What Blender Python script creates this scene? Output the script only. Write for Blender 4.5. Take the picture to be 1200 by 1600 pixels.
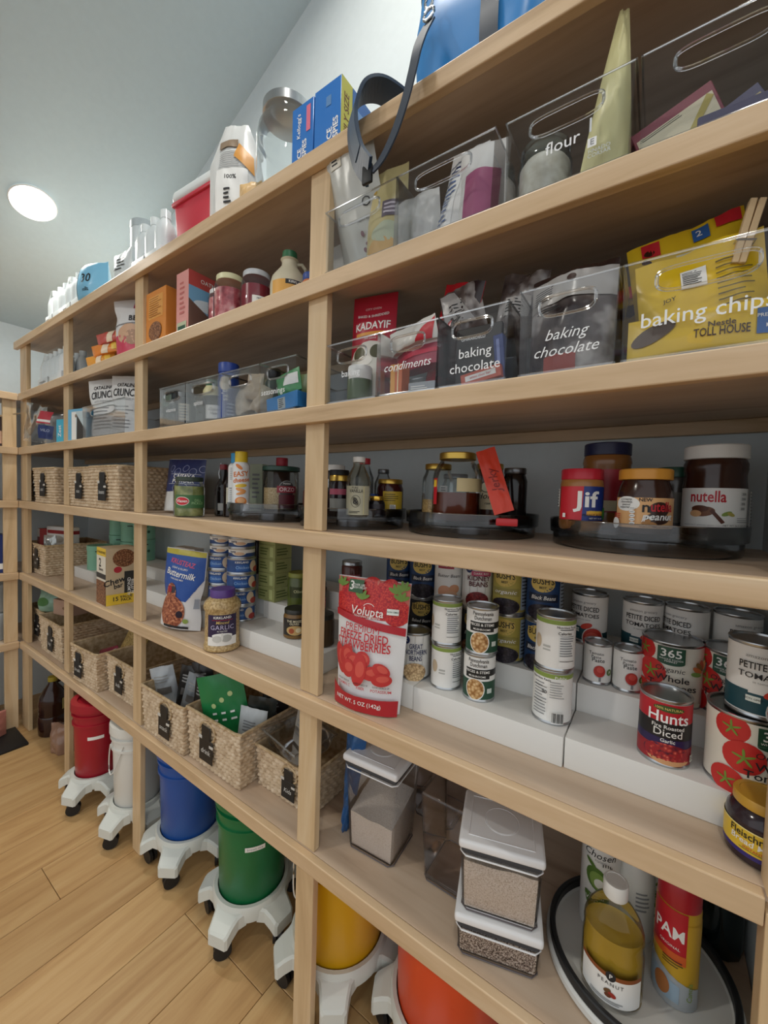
import bpy, bmesh, math, random
from mathutils import Vector, Matrix, noise
random.seed(7)
for o in list(bpy.data.objects): bpy.data.objects.remove(o)
SC = bpy.context.scene
COL = SC.collection
PI = math.pi

# ---------------------------------------------------------------- camera
CAM = (0.8608, -0.6696, 1.3733)
YAW, PITCH, ROLL = -0.6010, -0.0407, 0.0304
def _cam():
    cy, sy, cp, sp = math.cos(YAW), math.sin(YAW), math.cos(PITCH), math.sin(PITCH)
    F = Vector((sy*cp, cy*cp, sp)); R = Vector((cy, -sy, 0)); U = R.cross(F)
    c, s = math.cos(ROLL), math.sin(ROLL)
    R, U = R*c+U*s, U*c-R*s
    cd = bpy.data.cameras.new('camera'); co = bpy.data.objects.new('camera', cd); COL.objects.link(co)
    m = Matrix((( R.x, U.x, -F.x, CAM[0]), (R.y, U.y, -F.y, CAM[1]), (R.z, U.z, -F.z, CAM[2]), (0, 0, 0, 1)))
    co.matrix_world = m
    cd.sensor_fit = 'HORIZONTAL'; cd.sensor_width = 36; cd.lens = 36*0.6229/1.2
    cd.clip_start = 0.01
    SC.camera = co
_cam()
# ---------------------------------------------------------------- light and exposure
W = bpy.data.worlds.new('world'); SC.world = W; W.use_nodes = True
W.node_tree.nodes['Background'].inputs[0].default_value = (0.93, 0.97, 1.0, 1)
W.node_tree.nodes['Background'].inputs[1].default_value = 0.85
SC.view_settings.view_transform = 'Standard'; SC.view_settings.look = 'None'
SC.view_settings.exposure = 0.15; SC.view_settings.gamma = 1.0; SC.view_settings.use_curve_mapping = False
LAMP_POWER = 285.0
SC.cycles.transparent_max_bounces = 40

# ---------------------------------------------------------------- materials
def lin(h):
    if isinstance(h, str):
        h = h.lstrip('#'); c = [int(h[i:i+2], 16)/255 for i in (0, 2, 4)]
    else: c = h
    return tuple((x/12.92 if x <= .04045 else ((x+.055)/1.055)**2.4) for x in c)
MATS = {}
def mat(col, rough=.5, metal=0., spec=.5, trans=0., emit=0., coat=0.):
    key = (col, rough, metal, spec, trans, emit, coat)
    if key in MATS: return MATS[key]
    m = bpy.data.materials.new('plain_'+str(len(MATS))); m.use_nodes = True
    b = m.node_tree.nodes['Principled BSDF']; c = lin(col)
    b.inputs['Base Color'].default_value = (*c, 1); b.inputs['Roughness'].default_value = rough
    b.inputs['Metallic'].default_value = metal; b.inputs['Specular IOR Level'].default_value = spec
    b.inputs['Transmission Weight'].default_value = trans; b.inputs['Coat Weight'].default_value = coat
    if emit: b.inputs['Emission Color'].default_value = (*c, 1); b.inputs['Emission Strength'].default_value = emit
    MATS[key] = m; return m
def clear(tint='#eef2f4', fac=.12, rough=.04, k=.8):
    """thin clear plastic or glass: see-through with a mirror-like sheen"""
    key = ('clear', tint, fac, rough, k)
    if key in MATS: return MATS[key]
    m = bpy.data.materials.new('clear_'+str(len(MATS))); m.use_nodes = True; nt = m.node_tree; nt.nodes.clear()
    o = nt.nodes.new('ShaderNodeOutputMaterial'); mx = nt.nodes.new('ShaderNodeMixShader')
    t = nt.nodes.new('ShaderNodeBsdfTransparent'); t.inputs[0].default_value = (*lin(tint), 1)
    g = nt.nodes.new('ShaderNodeBsdfGlossy'); g.inputs['Roughness'].default_value = rough; g.inputs[0].default_value = (1, 1, 1, 1)
    lw = nt.nodes.new('ShaderNodeLayerWeight'); lw.inputs[0].default_value = fac
    mr = nt.nodes.new('ShaderNodeMath'); mr.operation = 'MULTIPLY_ADD'; mr.inputs[1].default_value = k; mr.inputs[2].default_value = .012
    nt.links.new(lw.outputs['Fresnel'], mr.inputs[0]); nt.links.new(mr.outputs[0], mx.inputs[0])
    nt.links.new(t.outputs[0], mx.inputs[1]); nt.links.new(g.outputs[0], mx.inputs[2]); nt.links.new(mx.outputs[0], o.inputs[0])
    MATS[key] = m; return m
def nodemat(key, build):
    if key in MATS: return MATS[key]
    m = bpy.data.materials.new(key); m.use_nodes = True
    build(m.node_tree, m.node_tree.nodes['Principled BSDF']); MATS[key] = m; return m
def N(nt, t, **kw):
    n = nt.nodes.new(t)
    for k, v in kw.items(): setattr(n, k, v)
    return n
def ramp(nt, stops):
    r = N(nt, 'ShaderNodeValToRGB'); e = r.color_ramp.elements
    while len(e) < len(stops): e.new(.5)
    for i, (p, c) in enumerate(stops): e[i].position = p; e[i].color = (*lin(c), 1)
    return r
def wood(key, axis, stops, scale=1.0, rough=.45, rnd=.0):
    def f(nt, b):
        tc = N(nt, 'ShaderNodeTexCoord'); mp = N(nt, 'ShaderNodeMapping')
        s = [9*scale]*3; s[axis] = .9*scale; mp.inputs['Scale'].default_value = s
        nt.links.new(tc.outputs['Object'], mp.inputs[0])
        oi = N(nt, 'ShaderNodeObjectInfo'); vm = N(nt, 'ShaderNodeVectorMath', operation='SCALE'); vm.inputs[3].default_value = 37.
        cb = N(nt, 'ShaderNodeCombineXYZ')
        for i in range(3): nt.links.new(oi.outputs['Random'], cb.inputs[i])
        nt.links.new(cb.outputs[0], vm.inputs[0]); ad = N(nt, 'ShaderNodeVectorMath', operation='ADD')
        nt.links.new(mp.outputs[0], ad.inputs[0]); nt.links.new(vm.outputs[0], ad.inputs[1])
        n1 = N(nt, 'ShaderNodeTexNoise'); n1.inputs['Scale'].default_value = 1.5; n1.inputs['Detail'].default_value = 4; n1.inputs['Distortion'].default_value = 1.8
        nt.links.new(ad.outputs[0], n1.inputs[0])
        wv = N(nt, 'ShaderNodeTexNoise'); wv.inputs['Scale'].default_value = 14; wv.inputs['Detail'].default_value = 4
        nt.links.new(ad.outputs[0], wv.inputs[0])
        mx = N(nt, 'ShaderNodeMath', operation='MULTIPLY_ADD'); mx.inputs[1].default_value = .18
        nt.links.new(wv.outputs[0], mx.inputs[0]); 
        m2 = N(nt, 'ShaderNodeMath', operation='MULTIPLY'); m2.inputs[1].default_value = .82
        nt.links.new(n1.outputs[0], m2.inputs[0]); nt.links.new(m2.outputs[0], mx.inputs[2])
        r = ramp(nt, stops); nt.links.new(mx.outputs[0], r.inputs[0])
        if rnd:
            hs = N(nt, 'ShaderNodeHueSaturation'); mr = N(nt, 'ShaderNodeMapRange'); mr.inputs[3].default_value = 1-rnd; mr.inputs[4].default_value = 1+rnd
            nt.links.new(oi.outputs['Random'], mr.inputs[0]); nt.links.new(mr.outputs[0], hs.inputs['Value']); nt.links.new(r.outputs[0], hs.inputs['Color'])
            nt.links.new(hs.outputs[0], b.inputs['Base Color'])
        else: nt.links.new(r.outputs[0], b.inputs['Base Color'])
        b.inputs['Roughness'].default_value = rough
        bp = N(nt, 'ShaderNodeBump'); bp.inputs['Strength'].default_value = .06; bp.inputs['Distance'].default_value = .002
        nt.links.new(wv.outputs[0], bp.inputs['Height']); nt.links.new(bp.outputs[0], b.inputs['Normal'])
    return nodemat(key, f)
def speckle(key, scale, stops, rough=.6, kind='noise', bump=0., metal=0.):
    def f(nt, b):
        tc = N(nt, 'ShaderNodeTexCoord')
        if kind == 'noise':
            n = N(nt, 'ShaderNodeTexNoise'); n.inputs['Detail'].default_value = 3
        else: n = N(nt, 'ShaderNodeTexVoronoi')
        n.inputs['Scale'].default_value = scale; nt.links.new(tc.outputs['Object'], n.inputs['Vector'])
        src = n.outputs[0]
        if kind == 'cell':
            sp = N(nt, 'ShaderNodeSeparateColor'); nt.links.new(n.outputs['Color'], sp.inputs[0]); src = sp.outputs[0]
        r = ramp(nt, stops); nt.links.new(src, r.inputs[0]); nt.links.new(r.outputs[0], b.inputs['Base Color'])
        b.inputs['Roughness'].default_value = rough; b.inputs['Metallic'].default_value = metal
        if bump:
            bp = N(nt, 'ShaderNodeBump'); bp.inputs['Strength'].default_value = bump; bp.inputs['Distance'].default_value = .003
            nt.links.new(n.outputs[0], bp.inputs['Height']); nt.links.new(bp.outputs[0], b.inputs['Normal'])
    return nodemat(key, f)
WOOD_ST = [(.30, '#b39570'), (.45, '#c9ac87'), (.58, '#d1b592'), (.75, '#dac3a3')]
WX = wood('wood_along_x', 0, WOOD_ST); WY = wood('wood_along_y', 1, WOOD_ST); WZ = wood('wood_along_z', 2, [(.3, '#bb9d76'), (.5, '#d0b48c'), (.75, '#dcc6a4')])
PLY = wood('plywood', 0, [(.28, '#a88d75'), (.42, '#c3aa91'), (.55, '#cfb8a0'), (.75, '#d7c3ad')], .6)
OAK = wood('oak_floor', 1, [(.25, '#a0794c'), (.42, '#b89160'), (.56, '#c39e6c'), (.78, '#ccab7b')], .9, .42, .10)
WHITE = mat('#e9e8e4', .45); BLACK = mat('#17181a', .5); STEEL = mat('#b9bcbf', .28, 1.); DSTEEL = mat('#77797c', .35, 1.)
GLASS = clear('#f8fafb'); BIN = clear('#fafbfc', .18, .05, .62); SMOKE = clear('#e2e4e7', .34, .1, .95); RIMM = clear('#ffffff', .5, .08); GLASSB = clear('#f8fbfb', .22, .02); WRAP = clear('#fcfdfd', .2, .14, .5)
GOLD = mat('#c9a650', .3, .9)
STRAW = speckle('strawberry_print', 260, [(.0, '#f0c27a'), (.16, '#d8402f'), (.6, '#c0202a'), (1., '#8f1420')], .4, 'voronoi')
BEANS = speckle('bean_print', 190, [(.0, '#efd9b4'), (.4, '#d9b98a'), (1., '#7d5a3a')], .5, 'voronoi')
DARKBEAN = speckle('black_bean_print', 190, [(.0, '#4b4450'), (.4, '#2a2430'), (1., '#0d0b10')], .4, 'voronoi')
REDBEAN = speckle('red_bean_print', 190, [(.0, '#a03a3a'), (.5, '#7d2025'), (1., '#3d0c10')], .4, 'voronoi')
MUSH = speckle('mushroom_print', 150, [(.0, '#f0d8b0'), (.35, '#d8b27c'), (.7, '#a9763f'), (1., '#6b431d')], .5, 'voronoi')
FOOD = speckle('food_print', 120, [(.2, '#4a1f16'), (.45, '#8a4630'), (.6, '#c07a55'), (.8, '#e6c2a2')], .5)
SALSA = speckle('salsa_print', 170, [(.0, '#e68a78'), (.3, '#c23c35'), (.6, '#8e1f2a'), (1., '#3b1330')], .4, 'voronoi')
GRANOLA = speckle('granola_print', 150, [(.0, '#c79f74'), (.4, '#8d5b3a'), (1., '#402217')], .5, 'voronoi')

# ---------------------------------------------------------------- mesh builder
class MB:
    def __init__(s): s.v = []; s.f = []; s.m = []; s.mats = []; s.sm = []
    def mi(s, m):
        if m not in s.mats: s.mats.append(m)
        return s.mats.index(m)
    def add(s, vs, fs, m, smooth=False):
        b = len(s.v); i = s.mi(m); s.v += [tuple(v) for v in vs]
        for f in fs: s.f.append([b+k for k in f]); s.m.append(i); s.sm.append(smooth)
        return s
    def box(s, x0, x1, y0, y1, z0, z1, m, tf=None):
        vs = [(x, y, z) for z in (z0, z1) for y in (y0, y1) for x in (x0, x1)]
        if tf: vs = [tf(Vector(v)) for v in vs]
        return s.add(vs, [(0, 2, 3, 1), (4, 5, 7, 6), (0, 1, 5, 4), (2, 6, 7, 3), (0, 4, 6, 2), (1, 3, 7, 5)], m)
    def rbox(s, x0, x1, y0, y1, z0, z1, m, r=.004, seg=2, tf=None, taper=1.0):
        bm = bmesh.new(); bmesh.ops.create_cube(bm, size=1)
        for v in bm.verts:
            k = taper if v.co.z < 0 else 1.
            cx, cy = (x0+x1)/2, (y0+y1)/2
            v.co = Vector((cx+v.co.x*(x1-x0)*k, cy+v.co.y*(y1-y0)*k, (z0+z1)/2+v.co.z*(z1-z0)))
        bmesh.ops.bevel(bm, geom=bm.edges[:], offset=r, segments=seg, profile=.5, affect='EDGES')
        bm.verts.index_update(); vs = [v.co.copy() for v in bm.verts]
        if tf: vs = [tf(v) for v in vs]
        s.add(vs, [[v.index for v in f.verts] for f in bm.faces], m, True); bm.free(); return s
    def lathe(s, prof, m, seg=32, c=(0, 0, 0), smooth=True, sx=1., sy=1., rfun=None, cap=True):
        vs = []; fs = []; n = len(prof)
        for i in range(seg):
            a = 2*PI*i/seg
            for r, z in prof:
                k = rfun(a, r, z) if rfun else 1.
                vs.append((c[0]+r*k*sx*math.cos(a), c[1]+r*k*sy*math.sin(a), c[2]+z))
        for i in range(seg):
            j = (i+1) % seg
            for k in range(n-1):
                if prof[k][0] < 1e-6 and prof[k+1][0] < 1e-6: continue
                fs.append((i*n+k, j*n+k, j*n+k+1, i*n+k+1))
        if cap:
            if prof[0][0] > 1e-5: fs.append([i*n for i in reversed(range(seg))])
            if prof[-1][0] > 1e-5: fs.append([i*n+n-1 for i in range(seg)])
        return s.add(vs, fs, m, smooth)
    def tube(s, pts, r, m, seg=8, closed=False, flat=None):
        pts = [Vector(p) for p in pts]; n = len(pts); vs = []; fs = []
        for i, p in enumerate(pts):
            a = pts[(i-1) % n] if (closed or i > 0) else p; b = pts[(i+1) % n] if (closed or i < n-1) else p
            t = (b-a).normalized() if (b-a).length > 1e-9 else Vector((0, 0, 1))
            up = Vector((0, 0, 1)) if abs(t.z) < .95 else Vector((0, 1, 0))
            x = t.cross(up).normalized(); y = t.cross(x).normalized()
            rx, ry = (flat if flat else (r, r))
            for k in range(seg):
                an = 2*PI*k/seg; vs.append(p+x*rx*math.cos(an)+y*ry*math.sin(an))
        for i in range(n if closed else n-1):
            j = (i+1) % n
            for k in range(seg):
                l = (k+1) % seg; fs.append((i*seg+k, i*seg+l, j*seg+l, j*seg+k))
        if not closed: fs.append([k for k in range(seg)]); fs.append([(n-1)*seg+k for k in reversed(range(seg))])
        return s.add(vs, fs, m, True)
    def grid(s, fn, nu, nv, m, smooth=True, cu=False):
        vs = [fn(i/nu, j/nv) for j in range(nv+1) for i in range(nu+1)]
        fs = [(j*(nu+1)+i, j*(nu+1)+i+1, (j+1)*(nu+1)+i+1, (j+1)*(nu+1)+i) for j in range(nv) for i in range(nu)]
        return s.add(vs, fs, m, smooth)
    def prism(s, poly, y0, y1, m, tf=None):
        """polygon in xz, extruded along y"""
        n = len(poly); vs = [(x, y0, z) for x, z in poly]+[(x, y1, z) for x, z in poly]
        if tf: vs = [tf(Vector(v)) for v in vs]
        fs = [list(range(n)), list(reversed(range(n, 2*n)))]+[(i, n+i, n+(i+1) % n, (i+1) % n) for i in range(n)]
        return s.add(vs, fs, m)
    def build(s, name, parent=None, kind=None, label=None):
        me = bpy.data.meshes.new(name); me.from_pydata([tuple(v) for v in s.v], [], s.f)
        for m in s.mats: me.materials.append(m)
        for p, i, k in zip(me.polygons, s.m, s.sm): p.material_index = i; p.use_smooth = k
        me.update()
        bm = bmesh.new(); bm.from_mesh(me); bmesh.ops.recalc_face_normals(bm, faces=bm.faces[:]); bm.to_mesh(me); bm.free()
        if any(s.sm): me.set_sharp_from_angle(angle=math.radians(38))
        o = bpy.data.objects.new(name, me); COL.objects.link(o)
        if parent: o.parent = parent
        if kind: o['kind'] = kind
        if label: o['label'] = label
        return o
def thing(name, label, cat, loc=(0, 0, 0), rz=0., group=None, rx=0., ry=0.):
    o = bpy.data.objects.new(name, None); COL.objects.link(o); o.empty_display_size = .03
    o.location = loc; o.rotation_euler = (rx, ry, rz); o['label'] = label; o['category'] = cat
    if group: o['group'] = group
    return o
def tag(o, label, cat, group=None, kind=None):
    o['label'] = label; o['category'] = cat
    if group: o['group'] = group
    if kind: o['kind'] = kind
    return o
def face(x, y, off=0.):
    """z-rotation that turns a thing's local -y side towards the camera's standpoint"""
    return math.atan2(CAM[0]-x, -(CAM[1]-y))+math.radians(off)

# ---------------------------------------------------------------- print: shapes and lettering on a curved or flat surface
_TX = {}
def text_mesh(t, bold=0., shear=0., sp=1.):
    k = (t, bold, shear, sp)
    if k in _TX: return _TX[k]
    c = bpy.data.curves.new('t', 'FONT'); c.body = t; c.size = 1; c.align_x = 'CENTER'; c.align_y = 'CENTER'
    c.resolution_u = 2; c.offset = min(bold, .05)*.42; c.shear = shear; c.space_character = sp; c.space_line = .85
    o = bpy.data.objects.new('t', c); COL.objects.link(o); bpy.context.view_layer.update()
    me = bpy.data.meshes.new_from_object(o.evaluated_get(bpy.context.evaluated_depsgraph_get()))
    vs = [(v.co.x, v.co.y) for v in me.vertices]; fs = [list(p.vertices) for p in me.polygons]
    bpy.data.objects.remove(o); bpy.data.curves.remove(c); bpy.data.meshes.remove(me)
    _TX[k] = (vs, fs); return _TX[k]
class Print:
    def __init__(s, S, step=.006, base=0.): s.S = S; s.b = MB(); s.st = step; s.l = 1; s.base = base
    def lift(s): s.l += 1; return s.base+s.l*.0002
    def rect(s, u0, v0, u1, v1, m, smooth=True):
        o = s.lift(); nu = max(1, int(abs(u1-u0)/s.st)+1); nv = max(1, int(abs(v1-v0)/(s.st*2))+1)
        s.b.grid(lambda a, c: s.S(u0+(u1-u0)*a, v0+(v1-v0)*c, o), nu, nv, m, smooth); return s
    def quad(s, p, m):
        o = s.lift(); n = 8
        def fn(a, c):
            x = (p[0][0]*(1-a)+p[1][0]*a)*(1-c)+(p[3][0]*(1-a)+p[2][0]*a)*c; y = (p[0][1]*(1-a)+p[1][1]*a)*(1-c)+(p[3][1]*(1-a)+p[2][1]*a)*c
            return s.S(x, y, o)
        s.b.grid(fn, n, n, m); return s
    def ell(s, cu, cv, ru, rv, m, rot=0., a0=0., a1=2*PI, n=20):
        o = s.lift(); c, d = math.cos(rot), math.sin(rot)
        def fn(a, k):
            t = a0+(a1-a0)*a; x = ru*k*math.cos(t); y = rv*k*math.sin(t)
            return s.S(cu+x*c-y*d, cv+x*d+y*c, o)
        s.b.grid(fn, n, 3, m); return s
    def ring(s, cu, cv, ru, rv, w, m, n=24, a0=0., a1=2*PI):
        o = s.lift()
        def fn(a, k):
            t = a0+(a1-a0)*a; return s.S(cu+(ru+w*k)*math.cos(t), cv+(rv+w*k)*math.sin(t), o)
        s.b.grid(fn, n, 1, m); return s
    def text(s, t, u, v, size, m, bold=0., shear=0., rot=0., wid=None, sx=1., sp=1., arc=0.):
        vs, fs = text_mesh(t, bold, shear, sp); o = s.lift()+.0003
        if wid:
            w = max(x for x, y in vs)-min(x for x, y in vs); sx = wid/(w*size)
        c, d = math.cos(rot), math.sin(rot); P = []
        for x, y in vs:
            x *= size*sx; y *= size
            if arc: y -= arc*x*x
            P.append(s.S(u+x*c-y*d, v+x*d+y*c, o))
        s.b.add(P, fs, m); return s
    def lines(s, u0, v0, u1, v1, n, m, k=.45, jit=.35):
        """rows of fine print too small to read"""
        h = (v1-v0)/n
        for i in range(n):
            a = random.random()*jit*(u1-u0)
            s.rect(u0, v1-h*(i+.2), u1-a, v1-h*(i+.2)-h*k, m)
        return s
    def build(s, parent, name='label', label=None): return s.b.build(name, parent, label=label)
def cylS(r, zf=None):
    def S(u, v, o):
        rr = (zf(v) if zf else r)+o; a = u/r
        return (rr*math.sin(a), -rr*math.cos(a), v)
    return S
def flatS(tf=None): return (lambda u, v, o: tf(Vector((u, -o, v)))) if tf else (lambda u, v, o: (u, -o, v))
INK = mat('#1c1c20', .6); GREYINK = mat('#8d8f92', .6); PAPER = mat('#efeeea', .5); RED = mat('#c4202e', .4); NAVY = mat('#1b2a5c', .4); YEL = mat('#e8c33a', .45)

# ---------------------------------------------------------------- the room
Z7, Z6, Z5, Z4, Z3, Z2 = 2.156, 1.868, 1.576, 1.2845, .887, .499
YB = .465; XL = -2.45; XR = 1.045
PAINT = speckle('wall_paint', 40, [(.3, '#d5dee1'), (.7, '#d8e1e4')], .75); PAINTC = speckle('ceiling_paint', 40, [(.3, '#bfd0d8'), (.7, '#c2d3db')], .8)
def struct(name, b): o = b.build(name); o['kind'] = 'structure'; return o
def ceil_z(x): return 3.405+.43*x
struct('wall_back', MB().box(XL-.1, 3.2, YB, YB+.1, -.02, 4.9, PAINT))
struct('wall_left', MB().box(XL-.1, XL, -3.0, YB, -.02, 2.6, PAINT))
struct('wall_right', MB().box(XR, XR+.12, .0, YB, 0, 3.85, PAINT))
b = MB(); b.add([(XL-.1, -3., ceil_z(XL-.1)), (3.2, -3., ceil_z(3.2)), (3.2, YB+.1, ceil_z(3.2)), (XL-.1, YB+.1, ceil_z(XL-.1)),
                 (XL-.1, -3., ceil_z(XL-.1)+.1), (3.2, -3., ceil_z(3.2)+.1), (3.2, YB+.1, ceil_z(3.2)+.1), (XL-.1, YB+.1, ceil_z(XL-.1)+.1)],
                [(0, 1, 2, 3), (7, 6, 5, 4), (0, 4, 5, 1), (1, 5, 6, 2), (2, 6, 7, 3), (3, 7, 4, 0)], PAINTC)
struct('ceiling', b)
fl = struct('floor', MB().box(XL-.1, 8.0, -9.0, YB+.1, -.05, -.012, mat('#5d4226', .8)))  # slab extended far past the planks, unseen, to dim the shelf undersides
# planks laid across the room, each a board of its own
def plank_mesh(w, l):
    b = MB(); b.rbox(0, w-.0016, 0, l-.0016, -.012, 0, OAK, .0012, 1)
    o = b.build('plank'); me = o.data; bpy.data.objects.remove(o)
    for p in me.polygons: p.use_smooth = False
    return me
PW = .187; lens = (1.1, .8, 1.35, .62); PM = [plank_mesh(PW, l) for l in lens]
first = {-.9: -.206}
for r in range(-9, 22):
    x = -.9+PW*r
    if x < XL-.2 or x > 3.0: continue
    rr = random.Random(100+r); y = YB-.02; k = 0
    if r == 0: seq = [(-.206, .62), (-.206-1.1, 1.1), (-.206-1.1-1.35, 1.35)]
    else:
        seq = []; y = .5-rr.random()*.5
        yy = y; yy -= 0
        top = y+lens[1]
        seq.append((y, .8))
        while yy > -2.4:
            l = lens[rr.randrange(4)]; yy -= l; seq.append((yy, l))
    for y0, l in seq:
        if r > 12 and y0 < -1.6: continue
        o = bpy.data.objects.new('plank', PM[lens.index(l)]); COL.objects.link(o); o.parent = fl; o.location = (x, y0, 0)

# ---------------------------------------------------------------- built-in shelving
unit = thing('shelving_unit', 'tall built-in pale wood shelving unit along the back wall, six open shelves', 'shelves', (0, 0, 0))
def wbox(name, par, x0, x1, y0, y1, z0, z1, m, r=.002):
    b = MB(); b.rbox(x0, x1, y0, y1, z0, z1, m, r, 2); o = b.build(name, par)
    for p in o.data.polygons: p.use_smooth = False
    return o
SH = [Z2, Z3, Z4, Z5, Z6, Z7]
XE = .995; XW = -2.11
for i, z in enumerate(SH):
    top = (z == Z7)
    s = wbox('shelf_board', unit, XL+.002 if not top else XW+.001, XR-.002, .0195, YB-.001, z-.018, z, PLY, .0008)
    wbox('nosing', s, (-2.035+.0005 if not top else XW), XE if z < Z5 else XR-.003, 0, .019, z-.038, z, WX, .0022)
    wbox('cleat', s, XL+.004 if not top else XW+.002, XR-.004, YB-.02, YB-.0015, z-.018-.03, z-.0185, WX)
POSTX = [-1.43, -.73, .1516]
LEV = [0]+SH
for k, px in enumerate(POSTX):
    for i in range(6):
        z0 = LEV[i]+.0006; z1 = SH[i]-.0186
        wbox('post', unit, px, px+.06, .0198, .0388, z0, z1, WZ)
# end post by the right wall, corner post by the side shelves
for i in range(6):
    wbox('post', unit, XE+.001, XR-.002, .0198 if i > 2 else .0005, .0388, LEV[i]+.0006, SH[i]-.0186, WZ)
    wbox('post', unit, -2.076, -1.968, .0198, .0388, LEV[i]+.0006, SH[i]-.0186, WZ)
side = thing('side_shelving_unit', 'pale wood shelves on the left wall meeting the long shelving in the corner', 'shelves', (0, 0, 0))
for z in (Z2, Z3, Z4, Z5, Z6):
    s = wbox('shelf_board', side, XL+.002, -2.0545, -1.3, -.0005, z-.018, z, PLY, .0008)
    wbox('nosing', s, -2.054, -2.035, -1.3, -.0005, z-.038, z, WY, .0022)
zl = 0
for z in (Z2, Z3, Z4, Z5, Z6):
    wbox('post', side, -2.0735, -2.0555, -.058, -.0012, zl+.0006, z-.0186, WZ)
    wbox('post', side, -2.0735, -2.0555, -.95, -.89, zl+.0006, z-.0186, WZ)
    zl = z

# ---------------------------------------------------------------- ceiling lights
def downlight(x, y, label):
    t = thing('recessed_light', label, 'ceiling light', (x, y, ceil_z(x)-.001), group=None); t.rotation_euler = (0, -math.atan(.43), 0)
    MB().lathe([(.064, -.001), (.084, -.003), (.09, -.008), (.086, -.012), (.072, -.008), (.067, -.004)], WHITE, 40, cap=False).build('trim_ring', t)
    em = mat('#fffaf0', .5, 0, .5, 0, LAMP_POWER)
    MB().lathe([(0, -.006), (.04, -.006), (.066, -.005)], em, 32, cap=False).build('lens', t)
downlight(-1.63, -.035, 'round recessed ceiling light glowing white on the sloped ceiling')
downlight(.15, -.22, 'recessed ceiling light above the middle shelves, out of the picture at the top')
downlight(1.15, -1.25, 'added ceiling light behind the viewer, brightening the shelf fronts')  # unseen lamp added to brighten the fronts in the right bay
downlight(-1.0, -1.75, 'added ceiling light to the left of the viewer, frontal fill for the shelves')  # unseen lamp added as frontal fill, placed clear of bin reflections

# ---------------------------------------------------------------- makers of repeated kinds
def can(x, y, z, r, h, label, fn=None, off=0., group=None, band=PAPER, name='food_can', cat='can', open_end=STEEL, rib=False):
    t = thing(name, label, cat, (x, y, z+.0004), face(x, y, off), group)
    e = .0035; R = r-.0012
    MB().lathe([(0, .0015), (R-.005, .0015), (R-.003, 0), (r, 0), (r+.0004, .001), (r, e), (R, e+.002), (R, h-e-.002), (r, h-e), (r+.0004, h-.001), (r, h), (R-.0025, h), (R-.003, h-.003)], STEEL, 40).build('body', t)
    MB().lathe([(R-.0028, h-.0045), (R*.86, h-.0042), (R*.84, h-.0032), (R*.8, h-.0042), (R*.66, h-.0042), (R*.64, h-.0034), (R*.6, h-.0042), (0, h-.0042)], open_end, 32, cap=False).build('lid', t)
    P = Print(cylS(r-.0009), .005)
    P.rect(-PI*r*.999, e+.002, PI*r*.999, h-e-.002, band)
    if fn: fn(P, r, h)
    P.build(t); return t
def jar(name, label, cat, x, y, z, prof, lidr, lidh, body, lid, fn=None, off=0., group=None, contents=None, cmat=None, lr=None, zf=None, ribs=False, seg=40, sy=1., lidz=None):
    """prof: list of (r,z) of the outside; lid sits on top"""
    t = thing(name, label, cat, (x, y, z+.0004), face(x, y, off), group)
    h = prof[-1][1]; P0 = [(0, prof[0][1])]+list(prof)
    MB().lathe(P0, body, seg, sy=sy).build('body', t)
    if contents: MB().lathe([(0, contents[0][1])]+list(contents)+[(0, contents[-1][1])], cmat, seg, sy=sy, cap=False).build('contents', t)
    if lid:
        z0 = h-.002 if lidz is None else lidz
        rf = (lambda a, r_, z_: 1+(.012 if (int(a*lidr*420) % 2) else 0.)) if ribs else None
        MB().lathe([(0, z0), (lidr*.97, z0), (lidr, z0+.001), (lidr, z0+lidh-.002), (lidr*.96, z0+lidh), (lidr*.8, z0+lidh), (lidr*.78, z0+lidh-.0008), (0, z0+lidh-.0008)], lid, 64 if ribs else 40, rfun=rf).build('lid', t)
    if fn:
        P = Print(cylS(lr, zf), .005); fn(P, lr); P.build(t)
    return t
def carton(name, label, cat, x, y, z, w, d, h, m, front=None, side=None, rz=0., group=None, rx=0., ry=0., sidem=None):
    """box: local front at y=0, centred in x"""
    t = thing(name, label, cat, (x, y, z+.0004), math.radians(rz), group, math.radians(rx), math.radians(ry))
    MB().rbox(-w/2, w/2, 0, d, 0, h, m, .0012, 1).build('carton', t)
    P = Print(flatS()); Q = Print(lambda u, v, o: (w/2+o, u, v))
    if front: front(P, w, h)
    if side: side(Q, d, h)
    if front: P.build(t, 'front_print')
    if side: Q.build(t, 'side_print')
    return t
def pouchS(w, h, d, wf, wr, seed, tpow=.75, base=.35, crown=2.2):
    def T(u, v):
        k = max(0., 1-abs(u)**crown); low = min(1., (v/base)**.5 if base > 0 else 1.)
        t = d/2*(1-v**2)**tpow*k*(.72+.28*low if base else 1)
        n = noise.noise(Vector((u*1.7+seed, v*h/w*2.4, seed*1.3)))*wr+(.45-abs(noise.noise(Vector((u*3.1+seed, v*h/w*4+u*1.5, 3.1+seed)))))*wr*.55+noise.noise(Vector((u*7+seed, v*h/w*9, 5.1+seed)))*wr*.16
        return t, n*k**.5
    def S(um, vm, o):
        v = min(1., max(0., vm/h)); W_ = w/2*wf(v); u = max(-1., min(1., um/W_)); t, n = T(u, v)
        return Vector((u*W_, -t-n-o-.0006, vm))
    def B(um, vm):
        v = min(1., max(0., vm/h)); W_ = w/2*wf(v); u = max(-1., min(1., um/W_)); t, n = T(u, v)
        return Vector((u*W_, t-n+.0006, vm))
    return S, B
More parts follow.
